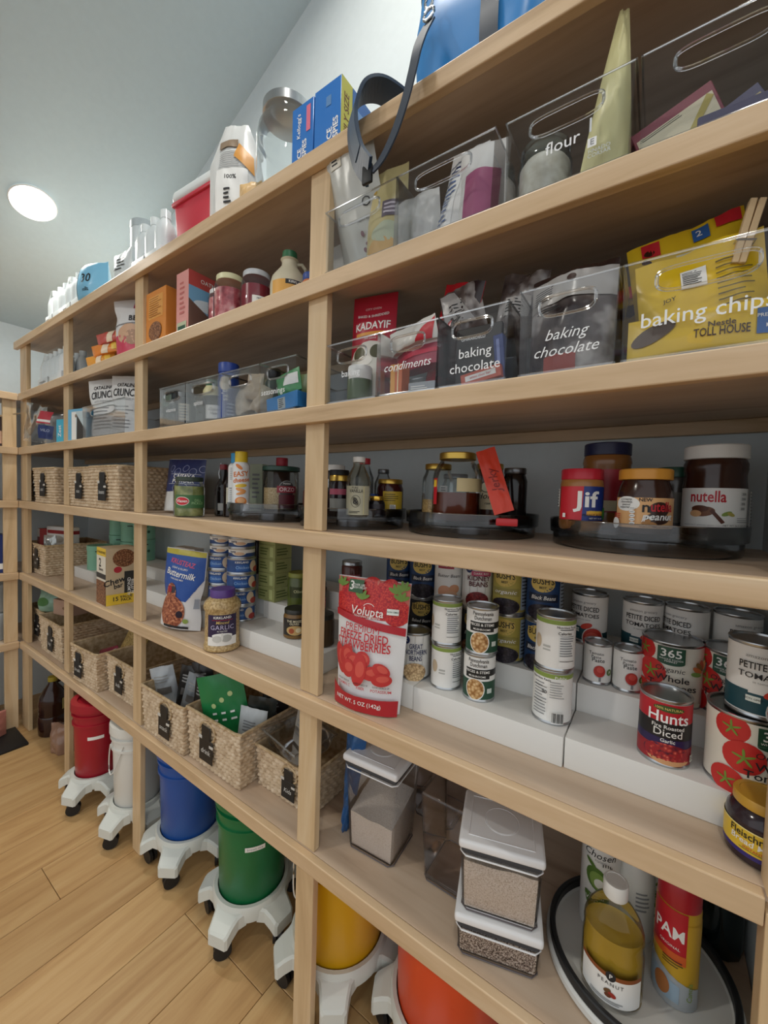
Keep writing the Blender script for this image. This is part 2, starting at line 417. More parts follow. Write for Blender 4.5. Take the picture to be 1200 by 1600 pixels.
def pouch(name, label, cat, x, y, z, w, h, d, m, fn=None, rz=0., tilt=0., roll=0., wf=lambda v: 1., wr=.003, seed=0., group=None, back=None, bend=0., tpow=.75, base=.35, nu=22, nv=26, seal=None, crown=2.2, topz=None):
    z += abs(math.sin(math.radians(tilt)))*d/2+abs(math.sin(math.radians(roll)))*w/2*wf(0.)
    t = thing(name, label, cat, (x, y, z+.0006), math.radians(rz), group, math.radians(tilt), math.radians(roll))
    S0, B0 = pouchS(w, h, d, wf, wr, seed, tpow, base, crown)
    def bd(p):
        if topz: p = Vector((p.x, p.y, p.z*topz(p.x/w*2)))
        if bend: p = Vector((p.x, p.y+bend*max(0., p.z-h*.45)**2/h, p.z))
        return p
    S = lambda u, v, o: bd(S0(u, v, o)); B = lambda u, v: bd(B0(u, v))
    b = MB()
    def fu(a, c):
        v = c; W_ = w/2*wf(v); return (a*2-1)*W_, v*h
    b.grid(lambda a, c: S(*fu(a, c), 0.), nu, nv, m); b.grid(lambda a, c: B(*fu(1-a, c)), nu, nv, back or m)
    b.grid(lambda a, c: S(*fu(a, 0), 0.)*(1-c)+B(*fu(a, 0))*c, nu, 2, back or m)
    # close the sides and the top
    b.grid(lambda a, c: S(*fu(1, c), 0.)*(1-a)+B(*fu(1, c))*a, 1, nv, m); b.grid(lambda a, c: S(*fu(0, c), 0.)*(1-a)+B(*fu(0, c))*a, 1, nv, m); b.grid(lambda a, c: S(*fu(a, 1), 0.)*(1-c)+B(*fu(a, 1))*c, nu, 1, m)
    b.build('bag', t)
    if seal:
        s = Print(S, .006); k = w/2*wf(.97); s.rect(-k, h*.93, k, h*.995, seal); s.build(t, 'seal')
    if fn:
        P = Print(S, .005, .0003+wr*.09); fn(P, w, h); P.build(t, 'print')
    return t
def slot(cx, cz, w, h, n=32):
    """handle hole: straight top, bowed bottom"""
    pts = []
    for i in range(n):
        a = 2*PI*i/n; c, s_ = math.cos(a), math.sin(a); e = .45
        X = abs(c)**e*(1 if c >= 0 else -1)*w/2; Zz = abs(s_)**(e if s_ > 0 else .8)*(1 if s_ >= 0 else -1)*h/2
        pts.append((cx+X, cz+Zz))
    return pts
def clearbin(x0, x1, y, z, d, h, label, txt=None, group='clear plastic pantry bins', hand=True, txtkw=None, back_h=None, hz=.76):
    w = x1-x0; t = thing('clear_bin', label, 'storage bin', ((x0+x1)/2, y, z+.0004), 0, group); th = .0022; tp = .965
    W0 = w/2*tp; W1 = w/2
    def wx(zz): return W0+(W1-W0)*zz/h
    b = MB()
    def shell(o, m):   # o: inset
        # sides, back, bottom
        z0 = o; 
        b.add([(-wx(0)+o, o, z0), (-W1+o, o, h), (-W1+o, d-o, h), (-wx(0)+o, d-o, z0)], [(0, 1, 2, 3)], m)
        b.add([(wx(0)-o, o, z0), (W1-o, o, h), (W1-o, d-o, h), (wx(0)-o, d-o, z0)], [(0, 1, 2, 3)], m)
        b.add([(-wx(0)+o, d-o, z0), (wx(0)-o, d-o, z0), (W1-o, d-o, h), (-W1+o, d-o, h)], [(0, 1, 2, 3)], m)
        b.add([(-wx(0)+o, o, z0), (wx(0)-o, o, z0), (wx(0)-o, d-o, z0), (-wx(0)+o, d-o, z0)], [(0, 1, 2, 3)], m)
    shell(0, BIN); shell(th, BIN); b.build('tray', t)
    f = MB(); n = 32
    hp = slot(0, h*hz, w*.56, h*.22, n)
    out = []
    for (px, pz) in hp:
        dx, dz = px, pz-h*hz; k = 1e9
        for s_ in (-1, 1):
            if dx*s_ > 1e-9: k = min(k, W1*.995/abs(dx))
        if dz > 1e-9: k = min(k, (h-h*hz)/dz)
        if dz < -1e-9: k = min(k, (h*hz)/-dz)
        X, Zq = dx*k, h*hz+dz*k; X = max(-wx(Zq), min(wx(Zq), X)); out.append((X, Zq))
    # add exact corners
    cs = [(-W0, 0), (W0, 0), (W1, h), (-W1, h)]
    for cxx, czz in cs:
        j = min(range(n), key=lambda q: (out[q][0]-cxx)**2+(out[q][1]-czz)**2); out[j] = (cxx, czz)
    for yy in (0., th):
        f.add([(px, yy, pz) for px, pz in out]+[(px, yy, pz) for px, pz in hp], [(i, (i+1) % n, n+(i+1) % n, n+i) for i in range(n)], BIN)
    f.build('front_panel', t)
    MB().tube([(px*1.02, .0005, h*hz+(pz-h*hz)*1.05) for px, pz in hp], .0024, RIMM, 6, True).build('handle', t)
    rim = [(-W1, 0, h), (W1, 0, h), (W1, d, h), (-W1, d, h)]
    MB().tube(rim, .002, RIMM, 6, True).build('rim', t)
    MB().tube([(-W0, 0, .002), (W0, 0, .002), (W0, d, .002), (-W0, d, .002)], .0024, RIMM, 6, True).build('foot', t)
    if txt:
        P = Print(flatS(lambda v: Vector((v.x, v.y-.001, v.z)))); txt(P, w, h); P.build(t, 'lettering', 'white lettering')
    return t
WICK = speckle('wicker', 55, [(.25, '#a68c6e'), (.5, '#c8b193'), (.75, '#ddcab0')], .7); WICKD = speckle('wicker_rim', 60, [(.3, '#a3875f'), (.7, '#d2bb98')], .7)
def basket(x, y, z, w, d, h, label, rz=0., txt='', group='woven baskets', tagx=0., flare=1.06):
    t = thing('woven_basket', label, 'basket', (x, y, z+.0006), math.radians(rz), group)
    rows = max(8, int(h/.0125)); rc = .012
    per = [];   # rounded rectangle centreline, unit offsets
    def rr(s, k, o):   # s in 0..1 perimeter
        W_, D_ = w*k, d*k; L = [W_, D_, W_, D_]; tot = sum(L); q = s*tot; i = 0
        while i < 3 and q > L[i]: q -= L[i]; i += 1
        if i == 0: p = (-W_/2+q, 0-o); 
        elif i == 1: p = (W_/2+o, q)
        elif i == 2: p = (W_/2-q, D_+o)
        else: p = (-W_/2-o, D_-q)
        return p[0], p[1]-(D_-d)/2
    n = int((2*w+2*d)/.005); nv = rows*4
    b = MB()
    def fn(a, c):
        k = 1+(flare-1)*c; row = int(min(c*rows, rows-.001)); ph = (c*rows) % 1.
        cw = a*(2*w+2*d)/.02+row*.5; sw = .5+.5*math.cos(2*PI*(cw+.35*(ph-.5)))
        o = -.002+.0062*math.sin(PI*min(1., max(0., ph)))**.7*(.25+.75*sw)
        px, py = rr(a % 1. if a < 1 else .99999, k, o)
        return (px, py, h*c)
    b.grid(fn, n, nv, WICK, True)
    b.grid(lambda a, c: (*rr(a if a < 1 else .99999, 1+(flare-1)*(1-c), -.005), .004+(h-.004)*(1-c)), 40, 3, WICKD)
    b.add([(*rr(s, 1, -.004), .004) for s in (0, w/(2*w+2*d), .5, .5+w/(2*w+2*d))], [(0, 1, 2, 3)], WICKD)
    b.build('woven_body', t)
    rim = [(*rr(i/40, flare, 0.001), h) for i in range(40)]
    MB().tube(rim, .0045, WICKD, 8, True).build('rim', t)
    # black tag hung in front of the handle hole
    q = MB(); s = min(1.35, h/.125); cx = tagx
    yo = -.0075-(flare-1)*d*.3
    q.rbox(cx-.026*s, cx+.026*s, yo-.003, yo, h*.2, h*.62, BLACK, .0012, 1)
    q.rbox(cx-.017*s, cx+.017*s, yo-.003, yo, h*.61, h*.86, BLACK, .0012, 1)
    o = q.build('tag', t, label='black hanging tag')
    hh = MB().tube([(cx+.03*s*math.cos(2*PI*i/16), yo+.0035, h*.74+.022*s*math.sin(2*PI*i/16)) for i in range(16)], .0035, WICKD, 6, True).build('handle', t)
    MB().rbox(cx-.028*s, cx-.014*s, yo-.004, yo-.001, h*.6, h*.66, mat('#c9c6bf', .5), .001, 1).rbox(cx+.014*s, cx+.028*s, yo-.004, yo-.001, h*.5, h*.55, mat('#c9c6bf', .5), .001, 1).build('clip', t)
    if txt:
        P = Print(flatS(lambda v: Vector((v.x+cx, v.y+yo-.003, v.z)))); P.text(txt, 0, h*.4, .017*s, mat('#d8d8d4', .6), 0, .2); P.build(t, 'lettering')
    return t
def bucket(x, y, z, r0, r1, h, m, label, txt=None, sticker=True, off=0., rope=True, group='colourful storage buckets', lidm=None):
    t = thing('bucket', label, 'bucket', (x, y, z+.0005), face(x, y, off), group)
    rz_ = lambda q: r0+(r1-r0)*q/h
    MB().lathe([(0, .004), (r0-.006, .004), (r0-.003, 0), (r0, .004), (rz_(h*.72), h*.72), (rz_(h*.72)+.006, h*.725), (rz_(h*.72)+.006, h*.75), (rz_(h*.76)+.001, h*.755), (rz_(h*.84), h*.84), (rz_(h*.84)+.007, h*.845), (rz_(h*.86)+.007, h*.865), (rz_(h*.87), h*.87), (r1, h*.985), (r1-.002, h*.985)], m, 48, cap=False).build('body', t)
    l = lidm or m
    MB().lathe([(0, h-.004), (r1*.82, h-.004), (r1*.84, h+.004), (r1+.008, h+.004), (r1+.009, h-.004), (r1+.009, h-.03), (r1+.003, h-.032)], l, 48, cap=False).build('lid', t)
    if rope:
        a0 = -2.5; pts = []
        for i in range(15):
            f_ = i/14; a = math.radians(-100+200*f_*.5-40); zz = h*.80-.12*math.sin(PI*f_)
            pts.append(((r1+.009)*math.cos(math.radians(200-80*f_)), -(r1+.006)*abs(math.sin(math.radians(200-80*f_)))*.9-.002, zz))
        MB().tube(pts, .0022, mat('#dadad6', .4), 6).build('bail_handle', t)
    if sticker:
        P = Print(cylS(r0+.001, lambda v: rz_(v)+.001)); P.rect(-.028, h*.56, .028, h*.56+.014, PAPER)
        if txt: P.text(txt, 0, h*.56+.007, .01, GREYINK)
        P.build(t, 'sticker')
    return t
DOLLYM = mat('#d2d5ce', .4)
def dolly(x, y, r, label, rot=0., legs=5):
    t = thing('bucket_dolly', label, 'dolly', (x, y, 0), math.radians(rot), 'white wheeled bucket dollies')
    zt = .118
    MB().lathe([(0, zt-.012), (r-.004, zt-.012), (r-.002, zt+.014), (r+.008, zt+.014), (r+.014, zt), (r+.012, zt-.03), (r, zt-.034), (0, zt-.034)], DOLLYM, 48, cap=False).build('ring', t)
    for i in range(legs):
        a = 2*PI*i/legs; ca, sa = math.cos(a), math.sin(a)
        tf = lambda v: Vector((v.x*ca-v.y*sa, v.x*sa+v.y*ca, v.z))
        b = MB(); sec = []
        for (q, hw, zt_, zb_) in ((r-.004, .056, zt+.006, zt-.036), (r+.014, .042, zt+.0, zt-.038), (r+.034, .037, zt-.01, zt-.05), (r+.052, .034, zt-.022, zt-.062), (r+.058, .028, zt-.028, zt-.062)):
            sec.append([tf(Vector((q, -hw, zb_))), tf(Vector((q, -hw, zt_-.006))), tf(Vector((q, -hw+.006, zt_))), tf(Vector((q, hw-.006, zt_))), tf(Vector((q, hw, zt_-.006))), tf(Vector((q, hw, zb_)))])
        vs = [v for s in sec for v in s]; fs = []
        for k in range(len(sec)-1):
            for j in range(6): fs.append((k*6+j, k*6+(j+1) % 6, (k+1)*6+(j+1) % 6, (k+1)*6+j))
        fs.append(list(range(6))); fs.append([(len(sec)-1)*6+j for j in reversed(range(6))])
        b.add(vs, fs, DOLLYM); lg = b.build('leg', t)
        c = MB(); cc = tf(Vector((r+.03, 0, 0)))
        for sgn in (-1, 1):
            vs2 = []; w = .011
            ax = Vector((math.cos(a+.7), math.sin(a+.7), 0)); up = Vector((0, 0, 1)); fw = ax.cross(up)
            for e in (.003, .013):
                for j in range(18):
                    an = 2*PI*j/18; vs2.append(Vector(cc)+Vector((0, 0, .026))+ax*(e*sgn)+(fw*math.cos(an)+up*math.sin(an))*.0255)
            c.add(vs2, [(j, (j+1) % 18, 18+(j+1) % 18, 18+j) for j in range(18)]+[list(range(18)), list(range(18, 36))], BLACK)
        c.lathe([(.006, .02), (.006, zt-.045)], STEEL, 10, cc)
        c.build('caster', t)
    return t
def turntable(x, y, z, r, label, hi=.022, m=None, floor=.032):
    m = m or SMOKE; t = thing('turntable', label, 'turntable', (x, y, z+.0004), 0, 'round turntable trays')
    MB().lathe([(0, floor), (r-.004, floor), (r-.003, hi+floor-.002), (r, hi+floor), (r+.001, hi+floor-.002), (r, floor-.006), (r-.006, floor-.006), (0, floor-.006)], m, 72, cap=False).build('tray', t)
    MB().lathe([(r*.86, 0), (r-.008, 0), (r-.006, .004), (r-.006, floor-.008), (r*.86, floor-.008)], m, 72, cap=False).build('base_ring', t)
    MB().lathe([(0, 0), (r*.3, 0), (r*.3, floor-.0065), (0, floor-.0065)], DSTEEL, 32, cap=False).build('bearing', t)
    return t

# ================================================================ third shelf up, right bay: cans on tiered risers
def riser(x0, x1, y0, label, z=Z3, D=None):
    t = thing('tiered_riser', label, 'shelf riser', ((x0+x1)/2, y0, z+.0004), 0, 'white tiered risers under the cans'); w = (x1-x0)/2-.0007
    D = D or [(0, .118), (.119, .197), (.198, min(.308, YB-.022-y0))]
    for i, (a, c) in enumerate(D):
        MB().rbox(-w, w, a, c, 0, .0565*(i+1), WHITE, .0015, 2).build('step', t)
    return t
riser(.741, 1.04, .109, 'white tiered riser in the corner, under the crushed and diced tomato cans')
riser(.424, .740, .106, 'white tiered riser under the mushroom cans, middle of the right bay')
riser(.215, .4235, .109, 'white tiered riser behind the strawberry pouch')
ST1, ST2, ST3 = Z3+.0569, Z3+.1134, Z3+.1699
GREENL = mat('#8aa04b', .5); DGREEN = mat('#1d4a34', .45); LBLUE = mat('#8fb4cf', .5); TEAL = mat('#1c4b56', .45); CREAM = mat('#efe9da', .5); OLIVE = mat('#b3a44e', .5)
def l_hunts(P, r, h):
    P.rect(-PI*r, h*.66, PI*r, h-.006, RED); P.rect(-PI*r, h*.36, PI*r, h*.66, mat('#1e1c1e', .4)); P.rect(-PI*r, h*.3, PI*r, h*.42, mat('#2a1f52', .4)); P.rect(-PI*r, .006, PI*r, h*.3, mat('#a01c28', .4))
    P.ell(.0, h*.2, .034, .017, SALSA); P.ell(.004, h*.11, .03, .008, mat('#d6a070', .5), 0, PI, 2*PI)
    P.ell(.0, h*.87, .021, .0052, mat('#3d5a2a', .4)); P.text('100% NATURAL', 0, h*.87, .0055, mat('#e8d27a', .5), .02)
    P.text('Hunts', 0, h*.735, .026, mat('#ffffff', .5), .035, wid=.055); P.text('Fire Roasted', 0, h*.6, .0085, PAPER, .04); P.text('Diced', 0, h*.51, .0165, PAPER, .02); P.text('Garlic', 0, h*.4, .008, PAPER, .03)
    P.rect(.036, h*.1, .047, h*.2, mat('#e8e8e0', .5)); P.text('NON\nGMO', .0415, h*.155, .0045, INK)
can(.888, .157, ST1, .0375, .111, 'red can of fire roasted diced tomatoes, alone on the lowest step', l_hunts, 8)
def l_petite(P, r, h):
    P.rect(-PI*r, .007, PI*r, h*.24, TEAL); P.ell(-.012, h*.26, .03, .008, TEAL); P.rect(-PI*r, h*.18, -.02, h*.36, TEAL)
    P.ell(.022, h*.12, .022, .026, mat('#d8d8d4', .5)); P.ell(.022, h*.12, .02, .0235, mat('#c0392f', .4)); P.ell(.02, h*.14, .013, .012, mat('#d9604f', .4)); P.ell(.008, h*.36, .012, .006, mat('#d2402f', .4), .4)
    P.rect(-.022, h*.22, -.006, h*.3, mat('#e6eee8', .5)); P.text('NON GMO', -.014, h*.26, .004, INK)
    P.text('amazon grocery', 0, h*.83, .0075, GREYINK, .0); P.text('PETITE DICED', 0, h*.7, .0145, INK, .03, wid=.062); P.text('TOMATOES', 0, h*.57, .012, INK, .02); P.text('in tomato juice', .0, h*.49, .005, GREYINK)
TOM = mat('#cf2f2c', .4); TGR = mat('#7a9a3a', .5)
def tomato(P, u, v, r):
    P.ell(u, v, r*1.05, r, TOM, .2)
    for i in range(5):
        a = 2*PI*i/5+.4; P.ell(u+math.cos(a)*r*.28, v+math.sin(a)*r*.28, r*.3, r*.07, TGR, a)
def l_365(P, r, h):
    tomato(P, -.046, h*.83, .021); tomato(P, -.03, h*.5, .024); tomato(P, -.048, h*.15, .02); tomato(P, .075, h*.2, .02)
    for i, c in enumerate(('#7d9a4e', '#6d9a9a', '#d9b26a', '#b9583a', '#8a6a3a', '#c9703f', '#7d9a4e')):
        a = .5+i*.42; P.ell(.05+math.cos(a)*.012, h*.55+math.sin(a)*.02, .009, .0042, mat(c, .5), a)
    P.rect(-.018, h*.72, .02, h*.95, DGREEN); P.ell(.001, h*.72, .019, .006, DGREEN, 0, PI, 2*PI); P.text('365', .001, h*.85, .02, PAPER, .03); P.text('WHOLE FOODS\nMARKET', .001, h*.745, .0045, PAPER)
    P.text('Organic', 0, h*.6, .0125, INK, 0, .15); P.text('Whole\nTomatoes', .004, h*.4, .0165, INK, .03); P.text('PEELED  IN JUICE', .004, h*.22, .006, INK)
    P.rect(.0, .008, .045, .0145, mat('#d9d2c0', .5))
can(.992, .1595, ST1, .05, .117, 'big tomato-print can at the right wall, a white can stacked on it', l_365, 34, band=CREAM)
can(1.0, .155, ST1+.1174, .0375, .111, 'white petite diced tomatoes can with teal foot, stacked on the big tomato can', l_petite, 16)
can(.897, .2785, ST2, .05, .117, 'big cream tomato can with green 365 badge, right behind the red can', l_365, -2, band=CREAM)
can(.99, .2785, ST2, .047, .117, 'big cream tomato can half hidden behind the two stacked corner cans', l_365, -12, band=CREAM)
def l_paste(P, r, h):
    P.text('Tomato\nPaste', -.004, h*.72, .0085, INK, .01); P.text('Paste', .0, h*.6, .011, INK, .02); P.ell(.003, h*.33, .0115, .0135, mat('#c8c8c8', .4)); P.ell(.003, h*.34, .0105, .012, mat('#c23a34', .4)); P.ell(.004, h*.38, .006, .006, mat('#d9584e', .4)); P.rect(.002, .008, .006, h*.2, GREYINK)
    P.ell(.022, h*.32, .006, .0068, mat('#5c7a3a', .5)); P.text('P', .022, h*.32, .008, PAPER, .03)
can(.772, .267, ST2, .0265, .084, 'small tomato paste can, left of a pair', l_paste, 4, 'small tomato paste cans'); can(.8265, .267, ST2, .0265, .084, 'small tomato paste can, right of a pair', l_paste, 10, 'small tomato paste cans')
can(.743, .35, ST3, .0375, .111, 'petite diced tomatoes can at the back wall, leftmost and standing alone', l_petite, -20, 'diced tomato cans at the back')
can(.845, .352, ST3, .0375, .111, 'petite diced tomatoes can at the back wall, behind the paste cans', l_petite, 2, 'diced tomato cans at the back')
can(.921, .353, ST3, .0375, .111, 'petite diced tomatoes can at the back wall, behind the 365 badge can', l_petite, -38, 'diced tomato cans at the back')
can(1.0, .36, ST3, .0375, .111, 'petite diced tomatoes can at the back wall, farthest right', l_petite, 34, 'diced tomato cans at the back')
def l_mush(P, r, h):
    P.rect(-PI*r, .006, PI*r, h*.45, DGREEN); P.rect(-.03, h*.56, PI*r, h*.7, mat('#191b1a', .4)); P.ell(-.008, h*.27, .0205, .0235, PAPER); P.ell(-.008, h*.27, .0185, .0215, MUSH)
    P.rect(-.029, h*.5, .022, h*.7, mat('#191b1a', .4)); P.text('Pennsylvania\nDutchman', -.002, h*.83, .0115, INK, .02, wid=.042); P.text('PIECES & STEMS', -.004, h*.645, .0075, PAPER, .04); P.text('MUSHROOMS', -.004, h*.55, .0056, PAPER, .03); P.rect(.017, h*.2, .028, h*.3, mat('#cfd8cf', .5))
can(.557, .160, ST1, .034, .1, 'mushroom can with dark green foot, lower of its stack', l_mush, 0, 'stacked mushroom cans'); can(.559, .161, ST1+.1004, .034, .1, 'mushroom can with dark green foot, upper of its stack', l_mush, 6, 'stacked mushroom cans')
def l_green(P, r, h, side=0):
    P.rect(-PI*r, h*.86, PI*r, h-.006, GREENL); P.ell(-.024, h*.5, .008, .014, mat('#cbb79a', .5)); P.rect(-.012, h*.42, .002, h*.46, mat('#b9b9b4', .5)); P.rect(-.012, h*.36, .002, h*.39, mat('#b9b9b4', .5))
    P.rect(.017, h*.1, .0465, h*.86, mat('#f4f4f1', .5)); P.text('Nutrition Facts', .031, h*.82, .0062, INK, .02); P.rect(.018, h*.77, .045, h*.785, INK); P.text('Calories', .027, h*.71, .0075, INK, .03); P.rect(.018, h*.655, .045, h*.663, INK); P.lines(.018, h*.28, .045, h*.64, 8, GREYINK); P.rect(.018, h*.2, .045, h*.21, INK)
def l_green2(P, r, h):
    P.rect(-PI*r, h*.86, PI*r, h-.006, GREENL); P.rect(-.036, h*.1, -.008, h*.86, mat('#f4f4f1', .5)); P.text('Nutrition Facts', -.022, h*.82, .0062, INK, .02); P.lines(-.035, h*.14, -.009, h*.76, 11, GREYINK, .35)
    P.rect(-.035, h*.68, -.009, h*.69, INK); P.rect(-.035, h*.4, -.009, h*.41, INK); P.text('90', -.013, h*.6, .009, INK, .04)
    P.lines(-.004, h*.5, .02, h*.82, 7, GREYINK, .3); P.rect(.0, h*.05, .02, h*.26, PAPER)
    for i in range(9): P.rect(.001+i*.002, h*.07, .0018+i*.002+(.0005 if i % 3 else 0), h*.25, INK)
    P.text('Publix', .012, h*.91, .0075, PAPER, .02)
can(.476, .163, ST1, .034, .1, 'white can with a green top band, lower of the pair left of the mushroom cans', l_green, -6, 'stacked white and green cans'); can(.474, .1635, ST1+.1004, .034, .1, 'white can with a green top band, upper of the pair left of the mushroom cans', lambda P, r, h: l_green(P, r, h), -30, 'stacked white and green cans')
can(.705, .17, ST1, .0365, .104, 'white can with a green top band, lower of the pair right of the riser joint', l_green2, 0, 'stacked white and green cans'); can(.706, .171, ST1+.1044, .0365, .104, 'white can with a green top band, upper of the pair right of the riser joint', l_green, -16, 'stacked white and green cans')
def l_bush(base, blue, bean, sub):
    def f(P, r, h):
        P.rect(-PI*r, .006, PI*r, h-.006, base); P.ell(-.004, h*.74, .026, h*.17, mat('#d7bb62', .5)); P.rect(-.028, h*.68, .02, h*.86, mat('#d7bb62', .5)); P.text("BUSH'S", -.003, h*.78, .0185, INK, .04, wid=.044); P.text('BEST', -.003, h*.66, .007, INK, .03)
        P.rect(-.034, h*.38, .03, h*.54, blue); P.text(sub, -.002, h*.46, .012, PAPER, .02, .25, wid=.05); P.ell(-.002, h*.17, .034, h*.17, bean); P.rect(.034, h*.1, .058, h*.9, mat('#9fb0c0', .5)); P.lines(.036, h*.15, .056, h*.85, 10, INK, .3)
    return f
BUSHB = mat('#1d3f6e', .4); l_bb = l_bush(BUSHB, mat('#16223a', .4), DARKBEAN, 'Black Beans'); l_bo = l_bush(OLIVE, mat('#9a8f48', .4), DARKBEAN, 'organic'); l_bd = l_bush(mat('#20252e', .4), mat('#15181d', .4), GRANOLA, 'Baked Beans')
def l_white_bean(title, bean, tc, blueb=True, band=None):
    def f(P, r, h):
        for i in range(-6, 7): P.rect(i*.018-.0006, .007, i*.018+.0006, h*.95, mat('#c9c8c2', .6))
        P.ell(-.02, h*.86, .0085, .0095, NAVY); P.text('K', -.02, h*.86, .011, PAPER, .03)
        if band: P.rect(-.014, h*.72, .03, h*.82, band); P.text('DARK RED', .008, h*.77, .007, PAPER, .02)
        P.text(title, .002, h*.6, .0165, tc, .035, wid=.05); P.ell(.0, h*.18, .026, h*.2, bean)
    return f
l_north = l_white_bean('GREAT\nNORTHERN\nBEANS', BEANS, NAVY); l_kid = l_white_bean('KIDNEY\nBEANS', REDBEAN, mat('#5d1a24', .5), True, mat('#c0446a', .4))
def l_navy(P, r, h):
    P.rect(-.03, h*.78, .012, h*.92, mat('#a3243a', .4)); P.text('HANOVER', -.008, h*.85, .008, PAPER, .03); P.text('Butter Beans', .0, h*.62, .0115, INK, .0, .25); P.ell(-.01, h*.25, .018, h*.15, mat('#e2a888', .5)); P.ell(.014, h*.33, .013, h*.1, mat('#dca079', .5)); P.ell(.006, h*.18, .016, h*.1, mat('#e8b795', .5))
can(.393, .163, ST1, .0365, .11, 'great northern beans can with pale wood-grain label beside the strawberry pouch', l_north, 0)
for xx, lo, up, a, c_ in ((.583, (l_bo, 'olive label organic black beans can, lower of its stack', -8), (l_bo, 'olive label organic black beans can, upper of its stack', -12), None, None), (.661, (l_bb, 'blue black beans can, lower of its stack, half hidden by a green-topped can', -8), (l_bb, 'blue black beans can, upper of its stack, right end of the bean row', 0), None, None)):
    can(xx, .2655, ST2, .0375, .111, lo[1], lo[0], lo[2]); can(xx, .2655, ST2+.1114, .0375, .111, up[1], up[0], up[2])
row = [(.505, l_kid, 'kidney beans can with a pink band, in the upper bean row', l_bd, 'dark bean can under the kidney beans'), (.428, l_navy, 'cream can of butter beans with a dark red corner badge', l_bb, 'blue bean can under the butter beans'), (.352, l_bb, 'dark blue bean can behind the great northern can, upper', l_bd, 'dark baked beans can behind the great northern can, lower'),
       (.277, l_bb, 'blue bean can in the upper row, right of the grey northern beans', l_bb, 'blue bean can directly behind the strawberry pouch')]
for x, fu, lu, fl_, ll in row:
    can(x, .2655 if x > .42 else .268, ST2, .037, .11, ll, fl_, 0); can(x, .2655 if x > .42 else .268, ST2+.1104, .037, .11, lu, fu, 0)
can(.236, .35, ST3, .037, .111, 'great northern can at the back behind the strawberry pouch', l_north, 0); can(.31, .352, ST3, .037, .111, 'blue bean can in the back row left', l_bb, 0)
def l_pump(P, r, h): P.text('PUMPKIN', 0, h*.82, .009, INK, .02); P.ell(0, h*.4, .024, h*.25, mat('#7a1f1c', .4)); P.lines(-.02, h*.68, .02, h*.76, 2, RED)
can(.252, .15, ST1, .033, .165, 'tall white carton-like can with black lid next to the middle post', l_pump, 10, open_end=BLACK)
can(.242, .242, ST2, .033, .08, 'red and white round tin peeking out beside the middle post', lambda P, r, h: (P.rect(-.1, h*.45, .1, h*.8, RED), P.text('tuna', 0, h*.6, .012, PAPER, .03)), 0, name='round_tin', cat='tin')
# strawberry pouch
def p_straw(P, w, h):
    gm = mat('#6d8f3a', .5); k = w/2
    P.rect(-k, h*.02, k, h*.995, mat('#e8e9ea', .38)); P.rect(-k, h*.70, k, h*.995, mat('#c96a5c', .4))
    for u, v, a, c in ((-.05, .86, .035, .04), (.0, .9, .034, .034), (.035, .82, .04, .034), (-.02, .79, .03, .03), (.07, .77, .032, .03), (-.075, .78, .028, .032), (.045, .93, .03, .022)): P.ell(u*w/.2, v*h, a*w/.2, c*h/.29, STRAW, random.random())
    for u, v in ((.065, .92), (.08, .87), (-.085, .93), (.085, .95), (-.02, .85)):
        for j in range(4): P.ell(u*w/.2+.008*math.cos(.4+j*.75), v*h+.008*math.sin(.4+j*.75), .012, .0042, gm, .4+j*.75)
    P.quad([(-k, h*.69), (k, h*.60), (k, h*.66), (-k, h*.74)], mat('#b3202c', .4))
    P.rect(-.062*w/.2, h*.885, -.02*w/.2, h*.985, mat('#2c5a34', .4)); P.text('3', -.052*w/.2, h*.935, .03*w/.2, PAPER, .03); P.text('OVER LBS\nFRESH FRUIT', -.032*w/.2, h*.935, .0075*w/.2, PAPER, .02)
    P.text('Volupta', -.002, h*.755, .0285*w/.2, PAPER, .015, .1); P.ring(.002, h*.775, .016*w/.2, .012, .0012, PAPER, 14, .6, 2.6); P.text('Nourished by Nature', .0, h*.718, .008*w/.2, PAPER)
    P.rect(.05*w/.2, h*.755, .078*w/.2, h*.80, mat('#e9efe9', .5)); P.text('NON GMO', .064*w/.2, h*.777, .005, DGREEN, .02)
    P.text('PREMIUM', -.01, h*.625, .0235*w/.2, RED, .0); P.text('FREEZE DRIED', -.008, h*.56, .0285*w/.2, RED, .035, wid=.135*w/.2); P.text('STRAWBERRIES', -.008, h*.495, .0285*w/.2, RED, .035, wid=.148*w/.2)
    rm = mat('#c43434', .45); rd = mat('#d6564a', .5)
    for u, v, a, c, q in ((-.07, .36, .016, .034, .3), (-.05, .4, .02, .026, -.4), (-.028, .37, .026, .02, .2), (.0, .4, .02, .018, -.3), (.03, .31, .036, .016, .15), (.048, .34, .022, .014, -.5), (-.008, .315, .02, .036, -.15), (-.04, .31, .022, .02, .3), (.05, .27, .024, .014, .1)):
        P.ell(u*w/.2, v*h, a*w/.2, c*h/.29, rm, q); P.ell(u*w/.2+.003, v*h+.003, a*w/.2*.6, c*h/.29*.5, rd, q)
    for u, a_, b_ in ((-.052, 'EXCELLENT SOURCE OF', 'VITAMIN C'), (.0, 'GOOD SOURCE OF', 'FIBER'), (.05, 'GOOD SOURCE OF', 'POTASSIUM')): P.text(a_, u*w/.2, h*.215, .0058, INK, .02, wid=.038*w/.2); P.text(b_, u*w/.2, h*.185, .0085, RED, .02)
    P.rect(-k, h*.0, k, h*.12, mat('#b3202c', .4)); P.quad([(-k, h*.12), (-k*.55, h*.12), (-k*.85, h*.16), (-k, h*.24)], mat('#b3202c', .4)); P.text('NET WT. 5 OZ (142g)', -.01, h*.07, .0135*w/.2, PAPER, .03)
